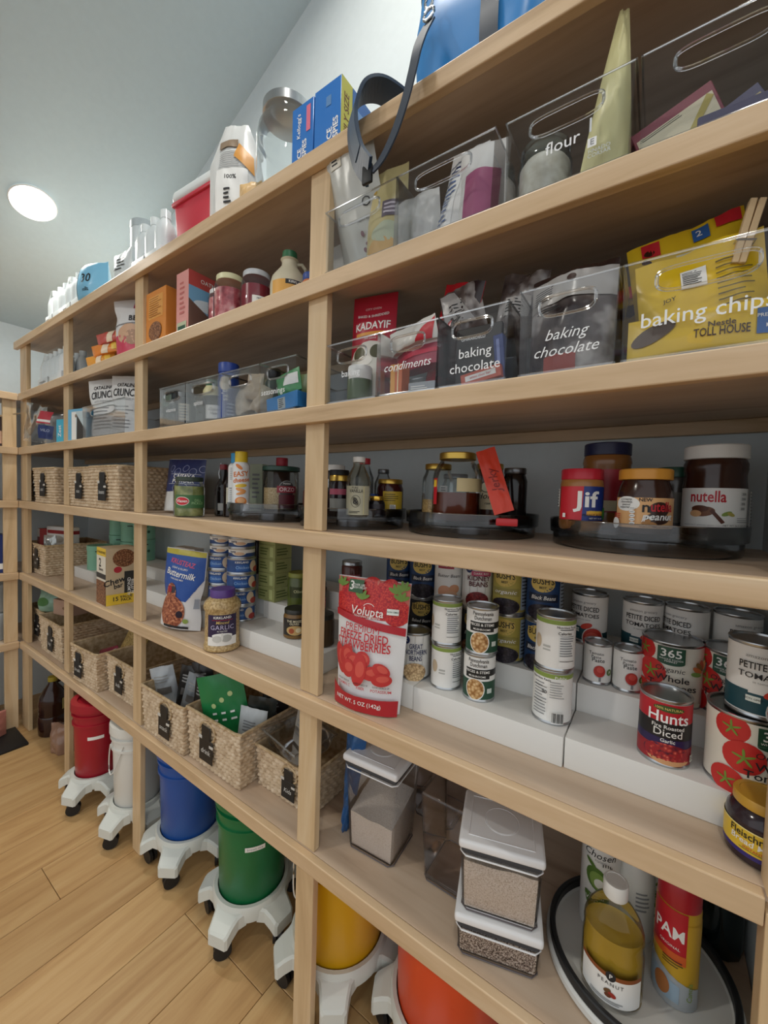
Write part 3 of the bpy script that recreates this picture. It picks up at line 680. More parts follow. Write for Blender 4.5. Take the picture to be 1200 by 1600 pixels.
pouch('freeze_dried_fruit_pouch', 'white and red stand-up pouch of freeze dried strawberries leaning at the shelf front', 'food pouch', .331, .06, Z3, .186, .292, .062, mat('#dedfe0', .35), p_straw, rz=9, tilt=-3, wf=lambda v: .86+.14*v, wr=.0025, seed=3.3, nu=26, nv=34, back=mat('#c4c6c8', .35), tpow=.55)
# yeast jar, front right
def p_flei(P, r):
    P.rect(-PI*r, .012, PI*r, .018, mat('#33297a', .4)); P.rect(-PI*r, .018, PI*r, .0475, YEL); P.rect(-PI*r, .0475, PI*r, .049, mat('#f2e7a0', .5)); P.text("Fleischmann's", .0, .041, .0135, INK, .03, wid=.064); P.text('Bread Machine', .002, .032, .011, PAPER, .035, .1); P.text('INSTANT YEAST', .002, .0245, .005, RED); P.text('4 oz (113g)', .016, .0145, .0055, PAPER); P.rect(-.02, .0215, .02, .0225, mat('#7a8a2a', .5))
jar('yeast_jar', 'squat dark jar with yellow lid and yellow label at the front right corner', 'jar', 1.002, .081, Z3, [(.034, 0), (.0385, .003), (.0395, .01), (.0395, .052), (.038, .06), (.033, .068), (.03, .071), (.03, .076)], .0325, .014, mat('#33252b', .15), mat('#c99a35', .4), p_flei, -2, lr=.0397, lidz=.072)

# ================================================================ second shelf up, right bay
LIDW = mat('#e9e9ea', .4); GASK = mat('#3b3c40', .5); TINTP = clear('#f8f6f6', .19, .05, .8)
def popbox(x, y, w, d, h, label, rz=0., lid=True, z=Z2, taper=.86, tint=None):
    t = thing('storage_canister', label, 'food container', (x, y, z+.0004), math.radians(rz), 'clear lidded pantry canisters')
    tint = tint or TINTP; b = MB(); b.rbox(-w/2, w/2, -d/2, d/2, 0, h, tint, .012, 3, taper=taper); 
    b.rbox(-w/2+.003, w/2-.003, -d/2+.003, d/2-.003, .004, h-.001, tint, .01, 3, taper=taper); b.build('body', t)
    MB().tube([(-w/2*taper+.01, -d/2*taper, .003), (w/2*taper-.01, -d/2*taper, .003), (w/2*taper, -d/2*taper+.01, .003), (w/2*taper, d/2*taper-.01, .003), (w/2*taper-.01, d/2*taper, .003), (-w/2*taper+.01, d/2*taper, .003), (-w/2*taper, d/2*taper-.01, .003), (-w/2*taper, -d/2*taper+.01, .003)], .0014, mat('#5d5658', .3), 6, True).build('foot_edge', t)
    if lid:
        L = MB().rbox(-w/2-.004, w/2+.004, -d/2-.004, d/2+.004, h+.004, h+.022, LIDW, .006, 3).build('lid', t)
        MB().rbox(-w/2+.001, w/2-.001, -d/2+.001, d/2-.001, h-.0085, h+.0045, GASK, .006, 2).build('gasket', L)
        MB().tube([(-w/2+.01, -d/2, h-.01), (w/2-.01, -d/2, h-.01), (w/2, -d/2+.01, h-.01), (w/2, d/2-.01, h-.01), (w/2-.01, d/2, h-.01), (-w/2+.01, d/2, h-.01), (-w/2, d/2-.01, h-.01), (-w/2, -d/2+.01, h-.01)], .0017, LIDW, 6, True).build('lower_rim', L)
        rr = min(w, d)*.24
        MB().lathe([(rr+.002, h+.0215), (rr+.0015, h+.0228), (rr+.0005, h+.0215), (rr, h+.0215), (rr-.001, h+.0226), (0, h+.0226)], LIDW, 40, cap=False).build('push_button', L)
        fr = [(-w/2+.014, -d/2+.014), (w/2-.014, -d/2+.014), (w/2-.014, d/2-.014), (-w/2+.014, d/2-.014)]
        MB().tube([(a, c, h+.022) for a, c in fr], .0012, LIDW, 6, True).build('lid_ridge', L)
    else: MB().tube([(-w/2+.008, -d/2, h-.002), (w/2-.008, -d/2, h-.002), (w/2, -d/2+.008, h-.002), (w/2, d/2-.008, h-.002), (w/2-.008, d/2, h-.002), (-w/2+.008, d/2, h-.002), (-w/2, d/2-.008, h-.002), (-w/2, -d/2+.008, h-.002)], .0022, tint, 6, True).build('rim', t)
    return t
def fill(name, label, cat, x, y, w, d, h0, h1, m, rz, z=Z2, taper=.86, H=.2, slope=.0):
    b = MB(); n = 10
    def k(q): return taper+(1-taper)*q/H
    def top(a, c): return h1+slope*(c-.5)+.004*noise.noise(Vector((a*3, c*3, x)))
    b.grid(lambda a, c: ((a-.5)*w*k(top(a, c)), (c-.5)*d*k(top(a, c)), top(a, c)), n, n, m)
    for sgn, ax in ((-1, 0), (1, 0), (-1, 1), (1, 1)):
        def g(a, c, sgn=sgn, ax=ax):
            aa, cc = (a, (sgn+1)/2) if ax == 0 else ((sgn+1)/2, a); q = h0+(top(aa, cc)-h0)*c
            return ((aa-.5)*w*k(q), (cc-.5)*d*k(q), q)
        b.grid(g, n, 4, m)
    b.add([((i-.5)*w*taper, (j-.5)*d*taper, h0) for i, j in ((0, 0), (1, 0), (1, 1), (0, 1))], [(0, 1, 2, 3)], m)
    o = b.build(name); o.location = (x, y, z+.0004); o.rotation_euler = (0, 0, math.radians(rz)); tag(o, label, cat, kind='stuff')
    return o
RICE = speckle('white_rice', 520, [(.3, '#d9cdbc'), (.5, '#efe7d9'), (.7, '#f8f3ea')], .6, bump=.5); RICE2 = speckle('pale_grain', 420, [(.3, '#c4b59f'), (.5, '#ece2d2'), (.7, '#f8f2e8')], .6, bump=.5)
QUIN = speckle('mixed_quinoa', 420, [(.38, '#3a2a24'), (.46, '#8d7868'), (.54, '#d9ccbb'), (.66, '#efe7da')], .6, bump=.5)
popbox(.322, .150, .145, .14, .217, 'tall lidded canister one third full of white rice, next to the blue bag', 4)
fill('white_rice', 'white rice filling the tall canister beside the blue bag', 'rice', .322, .150, .128, .123, .005, .105, RICE, 4, H=.217, slope=.03)
popbox(.522, .185, .15, .15, .21, 'empty clear canister without lid between two lidded ones', 0, False)
popbox(.634, .112, .152, .136, .062, 'low lidded canister of mixed quinoa, bottom of the stack of two', 17, True, taper=.95)
fill('quinoa', 'dark speckled quinoa in the low canister under the white lidded one', 'grain', .634, .112, .142, .126, .005, .05, QUIN, 17, taper=.95, H=.062)
popbox(.634, .112, .147, .132, .122, 'lidded canister of pale grain, stacked on the quinoa canister', 17, True, Z2+.0855, taper=.93)
fill('grain', 'pale grain heaped in the upper canister of the stack', 'grain', .634, .112, .135, .12, .005, .088, RICE2, 17, Z2+.0855, .93, .122, -.02)
popbox(.40, .33, .13, .13, .2, 'clear canister standing at the back behind the rice canister', 0, True)
pouch('plastic_bag', 'crumpled blue plastic bag hanging folded next to the middle post', 'bag', .228, .125, Z2, .06, .30, .05, mat('#2f5f96', .3), None, rz=10, tilt=4, roll=7, wf=lambda v: .25+.75*v**.7, wr=.012, seed=8.2)
# turntable with oils
tt = thing('turntable', 'white turntable with a black rim holding the cooking oils', 'turntable', (.868, .205, Z2+.0004), 0, 'round turntable trays')
MB().lathe([(0, .016), (.138, .016), (.14, .02), (.152, .02), (.156, .016), (.156, .006), (.15, .004), (.0, .004)], mat('#dcdcd8', .4), 72, cap=False).build('tray', tt)
MB().lathe([(.1405, .0205), (.1405, .034), (.143, .0365), (.149, .0365), (.151, .034), (.151, .0205)], mat('#1d1e20', .45), 72, cap=False).build('rim', tt)
MB().lathe([(0, 0), (.1, 0), (.1, .0038), (0, .0038)], BLACK, 40, cap=False).build('base', tt)
ZT = Z2+.0168
def p_cho(P, r):
    P.text('Chosen', .002, .163, .019, INK, .0, .25); P.text('FOODS', .004, .152, .006, GREYINK); P.ell(-.001, .115, .019, .024, mat('#54782f', .5), .5); P.ell(.001, .112, .014, .018, mat('#86a552', .5), .5); P.ell(.003, .108, .0085, .0095, mat('#f1f0ea', .5)); P.ell(-.012, .143, .012, .0035, mat('#54782f', .5), -.7)
    P.ell(0, .082, .022, .034, mat('#54782f', .5), 0, PI, 2*PI); P.text('100% PURE', .0, .079, .0055, PAPER); P.text('AVOCADO\nOIL', .0, .066, .0105, PAPER, .03)
    for i in range(6): a = .2+i*.35; P.rect(.012+.012*math.cos(a), .135+.012*math.sin(a), .0135+.012*math.cos(a), .141+.012*math.sin(a), INK)
    P.rect(-.016, .03, .01, .036, GREYINK)
jar('oil_bottle', 'white avocado oil bottle with a green avocado on the label', 'bottle', .7995, .238, ZT, [(.03, 0), (.034, .004), (.0345, .02), (.0345, .175), (.031, .195), (.022, .212), (.016, .22), (.016, .223)], .018, .016, mat('#e9e9e6', .35), mat('#e9e9e6', .35), p_cho, -6, lr=.0347)
jar('oil_bottle', 'plain white bottle with round cap behind the peanut oil', 'bottle', .858, .262, ZT, [(.03, 0), (.034, .004), (.035, .03), (.035, .12), (.03, .15), (.02, .172), (.017, .18), (.017, .184)], .021, .03, mat('#dfdfdc', .35), mat('#e6e6e3', .35), lambda P, r: P.lines(.004, .07, .03, .11, 5, GREYINK), 0, lr=.0352)
jar('oil_bottle', 'second white avocado oil bottle at the back of the turntable', 'bottle', .872, .312, ZT, [(.03, 0), (.033, .004), (.0335, .02), (.0335, .17), (.028, .195), (.016, .215), (.016, .218)], .018, .016, mat('#e4e4e0', .35), mat('#e9e9e6', .35), p_cho, 35, lr=.0337)
def p_pea(P, r):
    P.rect(-.052, .016, .052, .062, PAPER); P.rect(-.052, .062, .052, .069, mat('#8a4a20', .5)); P.ell(0, .066, .0075, .0085, INK); P.text('P', 0, .066, .010, PAPER, .03); P.text('PEANUT', 0, .053, .0085, INK, .0, sp=1.3); P.ell(-.004, .04, .006, .0035, mat('#6b4a2c', .5), .6); P.ell(.003, .036, .006, .004, mat('#a0342a', .5), -.4); P.ell(-.003, .033, .005, .0035, mat('#6b3a22', .5)); P.lines(-.03, .02, .03, .026, 2, GREYINK)
OILM = clear('#e2cf78', .16, .03)
t = jar('oil_bottle', 'clear bottle of golden peanut oil with white cap, front of the turntable', 'bottle', .832, .13, ZT, [(.042, 0), (.0475, .004), (.048, .02), (.048, .085), (.046, .1), (.0475, .108), (.046, .12), (.04, .138), (.028, .155), (.019, .163), (.0165, .168), (.0165, .18)], .0195, .026, clear('#f6f4e8', .2, .03), mat('#eeeeea', .4), p_pea, 0, lr=.0485, contents=[(.045, .003), (.046, .085), (.044, .1), (.044, .112)], cmat=mat('#bb9c3e', .12), sy=.8, lidz=.168)
def p_pam(P, r):
    P.rect(-PI*r, .004, PI*r, .15, mat('#d3a72c', .4)); P.rect(-.045, .093, .012, .168, RED); P.text('PAM', -.014, .127, .029, PAPER, .04, wid=.044); P.text('ORIGINAL', -.012, .104, .0065, PAPER); P.quad([(-.05, .085), (.012, .078), (.012, .095), (-.05, .095)], mat('#d9622b', .4))
    P.quad([(-.06, .0), (.04, .0), (.04, .035), (-.06, .075)], mat('#aeb4b8', .35)); P.quad([(-.06, .01), (.005, .01), (.005, .04), (-.06, .06)], mat('#9fb6c8', .4)); P.ell(-.02, .03, .012, .018, mat('#b5713a', .5)); P.text('Canola', .02, .035, .012, GREENL, .02, .2, 1.57); P.lines(-.02, .07, .01, .084, 3, INK, .3)
jar('spray_can', 'yellow and red cooking spray can on the right of the turntable', 'spray can', .925, .19, ZT, [(.03, 0), (.032, .002), (.0325, .006), (.0325, .165), (.031, .17)], .0318, .042, mat('#d3a72c', .35), mat('#b2202c', .35), p_pam, 4, lr=.0327)
jar('jug', 'dark green glass jug in the shadow of the right corner', 'jug', .996, .355, Z2, [(.038, 0), (.043, .004), (.044, .02), (.044, .15), (.038, .18), (.02, .205), (.017, .215), (.017, .235)], .019, .015, mat('#101a19', .08), mat('#17181a', .4), None, 0, seg=12)

# ================================================================ fourth shelf up, right bay: turntables
turntable(.832, .285, Z4, .166, 'large smoky turntable holding the chocolate spread jars', ); ZTA = Z4+.0328
def p_jif(P, r):
    P.rect(-.05, .02, .012, .085, RED); P.rect(.006, .02, .05, .085, mat('#20347c', .4)); P.quad([(.0, .085), (.02, .085), (.006, .02), (-.002, .02)], mat('#20347c', .4)); P.text('Jif', .006, .059, .042, PAPER, .05, wid=.046); P.rect(.006, .03, .05, .038, mat('#e3a53a', .4)); P.text('CREAMY', .022, .0365, .007, mat('#e8c84a', .4), .03); P.text('PEANUT BUTTER', .022, .0305, .006, INK, .02); P.rect(.01, .021, .04, .0275, NAVY); P.text('NET WT 16 OZ', .024, .0245, .004, PAPER); P.ell(.047, .034, .008, .012, mat('#3d8a3a', .4)); P.rect(-.06, .045, -.05, .08, PAPER); P.lines(-.059, .046, -.051, .079, 6, INK); P.rect(-.036, .025, -.03, .033, PAPER)
PB = mat('#a6713c', .3); CHOC = mat('#3a2118', .18)
jar('peanut_butter_jar', 'small peanut butter jar with red lid and red and blue label', 'jar', .735, .203, ZTA, [(.034, 0), (.037, .003), (.0385, .008), (.0385, .09), (.037, .097), (.035, .1)], .0372, .021, PB, mat('#c22336', .4), p_jif, 6, lr=.0387, ribs=True)
jar('peanut_butter_jar', 'tall peanut butter jar with navy lid and red label at the back', 'jar', .765, .325, ZTA, [(.042, 0), (.046, .003), (.0475, .01), (.0475, .05), (.0462, .055), (.0462, .135), (.0475, .14), (.046, .15), (.043, .158)], .0455, .026, mat('#8a5a2c', .2), mat('#1d2148', .4), lambda P, r: (P.rect(-.05, .035, .07, .125, mat('#a3202f', .4)), P.rect(-.04, .06, -.012, .125, PAPER), P.text('Nutrition Facts', -.026, .12, .0055, INK, .02), P.lines(-.039, .063, -.013, .115, 9, INK, .3), P.rect(-.01, .038, .02, .06, mat('#cfc4a0', .5))), 6, lr=.0478)
def p_nutp(P, r):
    P.rect(-.06, .013, .06, .066, mat('#e0ad75', .45)); P.ell(-.034, .055, .022, .013, PAPER); P.text('a creamy,\nchocolaty,\npeanut\nexperience', -.034, .056, .0055, INK, .01); P.text('NEW', -.004, .062, .0085, INK, .04); P.ell(.018, .046, .017, .013, mat('#33190f', .3)); P.text('n', -.003, .049, .026, INK, .04); P.text('utella', .022, .05, .024, RED, .04, wid=.037); P.text('peanut', .016, .033, .018, PAPER, .0, .2); P.ell(.015, .03, .02, .01, mat('#33190f', .3)); P.text('peanut', .016, .0335, .016, PAPER, .01, .2)
    P.ell(-.002, .024, .007, .004, mat('#a9763f', .5), .5); P.ell(.008, .02, .007, .004, mat('#a9763f', .5), -.4); P.text('PEANUT COCOA SPREAD', .012, .0155, .004, INK)
    for i in range(5): P.ell(-.022, .021+i*.0066, .0042, .0028, PAPER); P.rect(-.025, .0205+i*.0066, -.019, .0212+i*.0066, INK)
    P.lines(-.055, .028, -.034, .038, 3, RED, .4); P.ell(-.05, .02, .008, .01, PAPER)
jar('spread_jar', 'chocolate peanut spread jar with orange lid and tan label', 'jar', .840, .197, ZTA, [(.037, 0), (.042, .003), (.0435, .01), (.0435, .062), (.042, .073), (.0395, .086), (.036, .096), (.036, .1)], .0415, .019, CHOC, mat('#dc9a38', .4), p_nutp, 8, lr=.0437, ribs=True)
def p_nut(P, r):
    P.rect(-.07, .016, .07, .087, mat('#f2f1ed', .45)); P.text('nutella', -.018, .071, .028, RED, .045, wid=.052); P.ell(-.024, .045, .018, .009, mat('#7a4a2c', .5), .1); P.ell(-.028, .05, .013, .006, mat('#5d2f1a', .5)); P.quad([(-.014, .046), (-.01, .05), (.008, .027), (.003, .024)], mat('#5a2a17', .5)); P.ell(-.034, .041, .009, .006, mat('#d9a878', .5)); P.ell(.01, .042, .008, .0035, GREENL, .4); P.ell(.016, .041, .006, .003, OLIVE, -.4)
    for i in range(4): P.rect(.029, .048+i*.0085, .041, .0545+i*.0085, mat('#e4e4e0', .5)); P.text('200', .035, .0513+i*.0085, .0055, INK, .02)
    P.lines(.024, .026, .045, .036, 3, GREYINK, .3); P.text('NET WT 26.5 OZ (750g)', .025, .0215, .004, INK)
    P.rect(.052, .02, .062, .082, mat('#dcdcd6', .5)); P.lines(.053, .022, .061, .08, 10, INK, .35); P.text('HAZELNUT SPREAD WITH COCOA', -.02, .0205, .0035, GREYINK)
jar('spread_jar', 'large chocolate hazelnut spread jar with white lid and white label', 'jar', .945, .29, ZTA, [(.041, 0), (.046, .003), (.0478, .01), (.0478, .088), (.0462, .1), (.0458, .112), (.0475, .122), (.0472, .132), (.044, .139), (.044, .142)], .0475, .025, CHOC, mat('#e8e8e4', .45), p_nut, 12, lr=.048, ribs=True)
jar('jar', 'dark jar with a green lid half hidden between the spread jars', 'jar', .887, .335, ZTA, [(.028, 0), (.03, .004), (.03, .1), (.027, .112)], .0305, .02, mat('#4d4a46', .2), mat('#1f4a38', .4), lambda P, r: P.rect(-.02, .02, .03, .08, mat('#6d6a62', .5)), 0, lr=.0302)
turntable(.467, .296, Z4, .163, 'smoky turntable with the big honey jar, middle of three in the bay'); ZTB = ZTA
HON = mat('#5d2413', .12)
jar('honey_jar', 'big glass jar half full of dark amber honey with a brass lid', 'jar', .468, .203, ZTB, [(.048, 0), (.0545, .004), (.0565, .012), (.0565, .103), (.054, .116), (.046, .132), (.04, .14), (.04, .146)], .0425, .016, GLASSB, GOLD, lambda P, r: (P.rect(-.065, .04, -.05, .1, RED), P.rect(-.064, .08, -.052, .096, YEL), P.rect(.0, .07, .09, .1, mat('#c9b98c', .5))), 0, lr=.0567, contents=[(.0515, .004), (.0535, .012), (.0535, .068)], cmat=HON)
GR = speckle('oat_grain', 300, [(.3, '#7d5c33'), (.5, '#b08d57'), (.7, '#d0b27c')], .6, bump=.4)
jar('mason_jar', 'glass jar with brass lid half full of grain, left of the big honey jar', 'jar', .392, .255, ZTB, [(.034, 0), (.039, .004), (.04, .01), (.04, .09), (.039, .105), (.033, .118), (.031, .128)], .0335, .014, GLASSB, GOLD, lambda P, r: (P.rect(.006, .045, .026, .085, PAPER), P.lines(.008, .048, .024, .082, 6, GREYINK)), 0, lr=.0402, contents=[(.037, .004), (.038, .01), (.038, .05)], cmat=GR)
jar('mason_jar', 'second glass jar of grain peeking out behind the first', 'jar', .40, .345, ZTB, [(.034, 0), (.038, .004), (.038, .085), (.032, .1), (.031, .11)], .033, .012, GLASSB, DSTEEL, None, 0, contents=[(.036, .004), (.036, .06)], cmat=GR)
jar('honey_jar', 'jar with cream honey label and gold lid behind the big honey jar', 'jar', .512, .3, ZTB, [(.034, 0), (.036, .004), (.0365, .1), (.033, .12), (.031, .13)], .033, .014, mat('#3d1c12', .15), GOLD, lambda P, r: (P.rect(-.04, .03, .05, .085, mat('#d9cba6', .5)), P.ring(.0, .085, .014, .012, .002, INK), P.ell(.0, .085, .013, .011, mat('#e2d6b4', .5)), P.text('Honey', .004, .062, .021, INK, .0, .25), P.text('raw', .004, .045, .009, INK)), -10, lr=.0368)
jar('bottle', 'dark bottle with grey cap at the back of the middle turntable', 'bottle', .578, .29, ZTB, [(.026, 0), (.028, .003), (.028, .1), (.022, .118)], .025, .014, mat('#15100f', .15), DSTEEL, None)
pouch('tag_strip', 'bright orange-red printed strip leaning over the turntable edge', 'tag', .592, .175, ZTB+.02, .042, .15, .004, mat('#cf3a20', .4), lambda P, w, h: P.text('Jerky', 0, h*.5, .026, mat('#8a1f14', .5), .02, .2, 1.57), rz=20, tilt=-14, roll=-18, wr=.002, seed=1.1)
tagc = MB().rbox(-.022, .022, -.008, .008, 0, .016, mat('#c2262c', .4), .003, 2).build('binder_clip'); tagc.location = (.602, .163, ZTB+.0005); tagc.rotation_euler = (0, 0, .3); tag(tagc, 'small red clip at the foot of the orange strip', 'clip')
turntable(.14, .222, Z4, .153, 'smoky turntable of small bottles beside the middle post'); ZTC = ZTA
def p_van(P, r): P.rect(-.034, .006, .034, .078, mat('#b9b59c', .5)); P.text('PURE', -.006, .073, .007, INK); P.text('VANILLA', -.003, .065, .012, INK, .02, wid=.034); P.ring(-.004, .04, .011, .014, .001, INK); P.ell(-.004, .04, .006, .012, mat('#6b6652', .5), .5); P.text('&', -.004, .04, .022, INK); P.rect(.015, .008, .017, .076, mat('#d8cf9a', .5)); P.lines(-.02, .01, .01, .016, 2, INK)
jar('vanilla_bottle', 'clear vanilla extract bottle with white cap and pale label', 'bottle', .233, .128, ZTC, [(.028, 0), (.031, .004), (.0315, .01), (.0315, .085), (.029, .1), (.02, .118), (.0145, .128), (.0145, .14)], .0155, .013, clear('#ece9df', .22, .03), mat('#e9e9e5', .4), p_van, -4, lr=.0318, contents=[(.028, .004), (.029, .05)], cmat=mat('#3d1f12', .1))
jar('jar', 'jar with gold lid and yellow label beside the vanilla bottle', 'jar', .246, .254, ZTC, [(.033, 0), (.036, .004), (.0365, .01), (.0365, .075), (.033, .085), (.032, .09)], .034, .013, mat('#3d1416', .15), GOLD, lambda P, r: (P.rect(-.02, .015, .04, .068, mat('#c9a935', .45)), P.lines(-.015, .04, .03, .062, 4, INK, .3), P.rect(.0, .018, .016, .032, PAPER), P.lines(.001, .019, .015, .031, 4, INK)), 0, lr=.0368)
jar('spice_jar', 'small dark jar with a shiny gold lid at the front of the turntable', 'jar', .259, .172, ZTC, [(.02, 0), (.0225, .003), (.0225, .036), (.019, .044)], .0195, .012, mat('#1a1518', .12), mat('#e0b64c', .25, .9), lambda P, r: P.rect(-.02, .006, .03, .034, mat('#231c22', .4)), 0, lr=.0227)
carton('spice_carton', 'small blue carton behind the gold-lidded jar', 'box', .221, .188, ZTC, .036, .03, .06, mat('#24478c', .45), lambda P, w, h: P.lines(-w*.4, h*.2, w*.4, h*.7, 4, LBLUE), rz=18)
jar('bottle', 'clear bottle with a red cap at the back of the small turntable', 'bottle', .17, .235, ZTC, [(.022, 0), (.026, .004), (.026, .105), (.02, .12), (.0135, .14), (.0135, .145)], .0155, .016, clear('#eef1f2', .25, .03), mat('#c2303a', .4), None, 0, contents=[(.023, .004), (.0235, .06)], cmat=mat('#2a1a14', .2))
jar('bottle', 'clear bottle with grey cap behind the yellow label jar', 'bottle', .19, .30, ZTC, [(.024, 0), (.027, .004), (.027, .09), (.018, .112), (.0145, .122)], .0165, .013, clear('#eef1f2', .25, .03), DSTEEL, None, 0, contents=[(.024, .004), (.0245, .05)], cmat=mat('#2a2422', .2))
for x, y, hh, lm, lb in ((.165, .135, .1, GOLD, 'dark jam jar with a pale metal lid right beside the post'), (.125, .178, .118, BLACK, 'dark jar with black lid half behind the post')):
    jar('jar', lb, 'jar', x, y, ZTC, [(.026, 0), (.029, .004), (.029, hh-.02), (.025, hh-.008)], .0275, .015, mat('#241a1e', .15), lm, lambda P, r, hh=hh: (P.rect(-.03, .012, .04, hh*.45, mat('#8a8a84', .5)), P.rect(-.03, hh*.55, .04, hh*.7, mat('#b0526a', .5))), 0, lr=.0292)

# ================================================================ fifth shelf up (baking), right bay
WT = mat('#e8eaec', .5)
def wtxt(*rows, **kw):
    def f(P, w, h):
        n = len(rows)
        for i, r in enumerate(rows): P.text(r, kw.get('x', 0)*w, h*kw.get('z', .4)-i*kw.get('s', .02)*1.05, kw.get('s', .02), WT, kw.get('b', .0), kw.get('sh', 0), rot=kw.get('rot', 0))
    return f
SB = .13; DB = .30
B5 = [(.230, .369, wtxt('baking', s=.02, z=.46), 'clear bin lettered baking beside the middle post, red bag standing in it'),
      (.373, .508, wtxt('condiments', s=.023, z=.42, sh=.3), 'clear bin lettered condiments in slanted script'),
      (.5085, .639, wtxt('baking', 'chocolate', s=.024, z=.42, x=.06, b=.01), 'clear bin lettered baking chocolate in upright print'),
      (.658, .800, wtxt('baking', 'chocolate', s=.024, z=.42, sh=.35), 'clear bin lettered baking chocolate in slanted script, brown chip bag inside'),
      (.804, .992, wtxt('baking chips', s=.029, z=.38, b=.008), 'clear bin lettered baking chips full of yellow bags')]
for x0, x1, tx, lb in B5: clearbin(x0, x1, .006, Z5, DB, SB+(.008 if x0 > .6 else 0), lb, tx)
def p_kad(P, w, h):
    P.rect(-w/2, 0, w/2, h, mat('#b01e34', .4)); P.text('CITY OVEN', 0, h*.86, .008, mat('#e8d0d0', .5)); P.text('BAKED & SHREDDED', 0, h*.79, .0085, PAPER, .03, arc=-3); P.text('KADAYIF', 0, h*.7, .0255, PAPER, .05, wid=w*.78); P.rect(-w*.36, h*.615, w*.3, h*.645, mat('#d9963c', .4)); P.text('fillo pastry', 0, h*.585, .007, PAPER)
    P.ell(0, h*.36, w*.48, h*.2, mat('#ddd8cc', .5)); P.ell(-w*.24, h*.45, .016, .016, mat('#4d4a2c', .4)); P.ell(w*.16, h*.46, .016, .016, mat('#4d4a2c', .4)); P.ell(-.01, h*.38, .02, .012, mat('#efe9de', .5)); P.rect(-w/2, 0, w/2, h*.24, mat('#e4e0d6', .45))
pouch('pastry_bag', 'red pouch of shredded pastry standing at the back of the baking bin', 'food pouch', .294, .085, Z5+.004, .112, .262, .045, mat('#b01e34', .35), p_kad, rz=12, tilt=-4, wr=.002, seed=2., back=mat('#8f9088', .3), wf=lambda v: .97+.03*v)
jar('herb_jar', 'jar of dried herbs with white lid in the baking bin', 'jar', .30, .038, Z5+.004, [(.024, 0), (.028, .003), (.028, .06), (.026, .066)], .027, .012, mat('#5d6b52', .3), PAPER, lambda P, r: P.rect(-.03, .046, .03, .064, PAPER), 0, lr=.0283)
pouch('food_pouch', 'pale folded pouch filling the right side of the baking bin', 'food pouch', .337, .1, Z5+.004, .05, .12, .03, mat('#cfc9bb', .4), None, rz=0, wr=.003, seed=4)
# condiments bin contents
carton('small_box', 'small orange and red box standing in the condiments bin', 'box', .408, .02, Z5+.004, .028, .03, .062, mat('#cf6a35', .45), lambda P, w, h: (P.rect(-w*.5, h*.0, -w*.1, h, mat('#e0a048', .45)), P.rect(w*.1, 0, w*.2, h, mat('#f0ddb0', .5)), P.text('hot', 0, h*.8, .01, PAPER)))
carton('small_box', 'flat grey box lying in the condiments bin', 'box', .462, .03, Z5+.004, .058, .06, .022, mat('#9ea3a8', .45), lambda P, w, h: P.lines(-w*.4, h*.3, w*.4, h*.7, 2, WHITE), rz=6)
pouch('food_pouch', 'pink and red pouch draped across the condiments bin', 'food pouch', .435, .07, Z5+.055, .115, .075, .05, mat('#a83a4e', .3), lambda P, w, h: (P.rect(-w*.5, h*.55, w*.5, h*.8, mat('#e6cfcf', .4)), P.rect(-w*.5, h*.3, w*.5, h*.42, mat('#c8304a', .4))), rz=-4, roll=-8, wr=.006, seed=5.5)
pouch('food_pouch', 'white pouch with a zigzag red edge on top of the condiments bin', 'food pouch', .43, .055, Z5+.095, .11, .05, .04, mat('#d6d3cc', .3), lambda P, w, h: P.quad([(w*.1, 0), (w*.4, 0), (w*.5, h*.9), (w*.3, h*.6)], RED), roll=-12, wr=.007, seed=6.5)
# chocolate chip bags
CHOCB = speckle('chip_bag', 14, [(.35, '#2c1f20'), (.5, '#5d5350'), (.62, '#b3aeab'), (.75, '#8d8884')], .25)
pouch('candy_bag', 'tall red-edged chocolate bag rising out of the condiments bin', 'food bag', .466, .11, Z5+.02, .095, .21, .04, mat('#bd1e2c', .25), lambda P, w, h: (P.quad([(-w*.1, 0), (w*.5, 0), (w*.5, h), (w*.1, h)], mat('#2c1d1e', .25))), rz=-8, roll=14, wr=.007, seed=7.5)
pouch('candy_bag', 'crumpled brown and silver chip bag, left in the printed chocolate bin', 'food bag', .555, .1, Z5+.004, .085, .215, .05, CHOCB, lambda P, w, h: (P.quad([(-w*.45, h*.62), (w*.3, h*.62), (-w*.1, h*.98), (-w*.45, h*.98)], mat('#a9a6a4', .3)), P.lines(-w*.3, h*.64, w*.1, h*.85, 6, INK, .3)), rz=5, roll=-14, wr=.016, seed=8.5)
pouch('candy_bag', 'crumpled brown and silver chip bag, right in the printed chocolate bin', 'food bag', .598, .12, Z5+.004, .09, .22, .05, CHOCB, lambda P, w, h: (P.rect(-w*.3, h*.62, w*.25, h*.78, mat('#b3b0ad', .3)), P.lines(-w*.25, h*.64, w*.2, h*.77, 5, INK, .35)), rz=-4, roll=10, wr=.018, seed=9.5)
carton('small_box', 'salmon box lying tilted at the front of the printed chocolate bin', 'box', .59, .018, Z5+.006, .075, .05, .022, mat('#c4604c', .45), lambda P, w, h: (P.rect(-w*.38, h*.3, w*.38, h*.75, PAPER), P.text('white choc bar', 0, h*.52, .0065, RED)), ry=-9)
carton('small_box', 'slim blue box standing at the right end of the printed chocolate bin', 'box', .622, .03, Z5+.004, .018, .05, .085, mat('#2f3f78', .4), lambda P, w, h: P.rect(-w*.2, h*.1, w*.1, h*.9, mat('#7a86b8', .4)), ry=-6)
carton('small_box', 'black chocolate bar standing behind the handle hole of the printed bin', 'box', .565, .06, Z5+.004, .09, .012, .12, mat('#26221f', .4), lambda P, w, h: P.text('GHIRARDELLI', -.01, h*.82, .008, WT, .02))
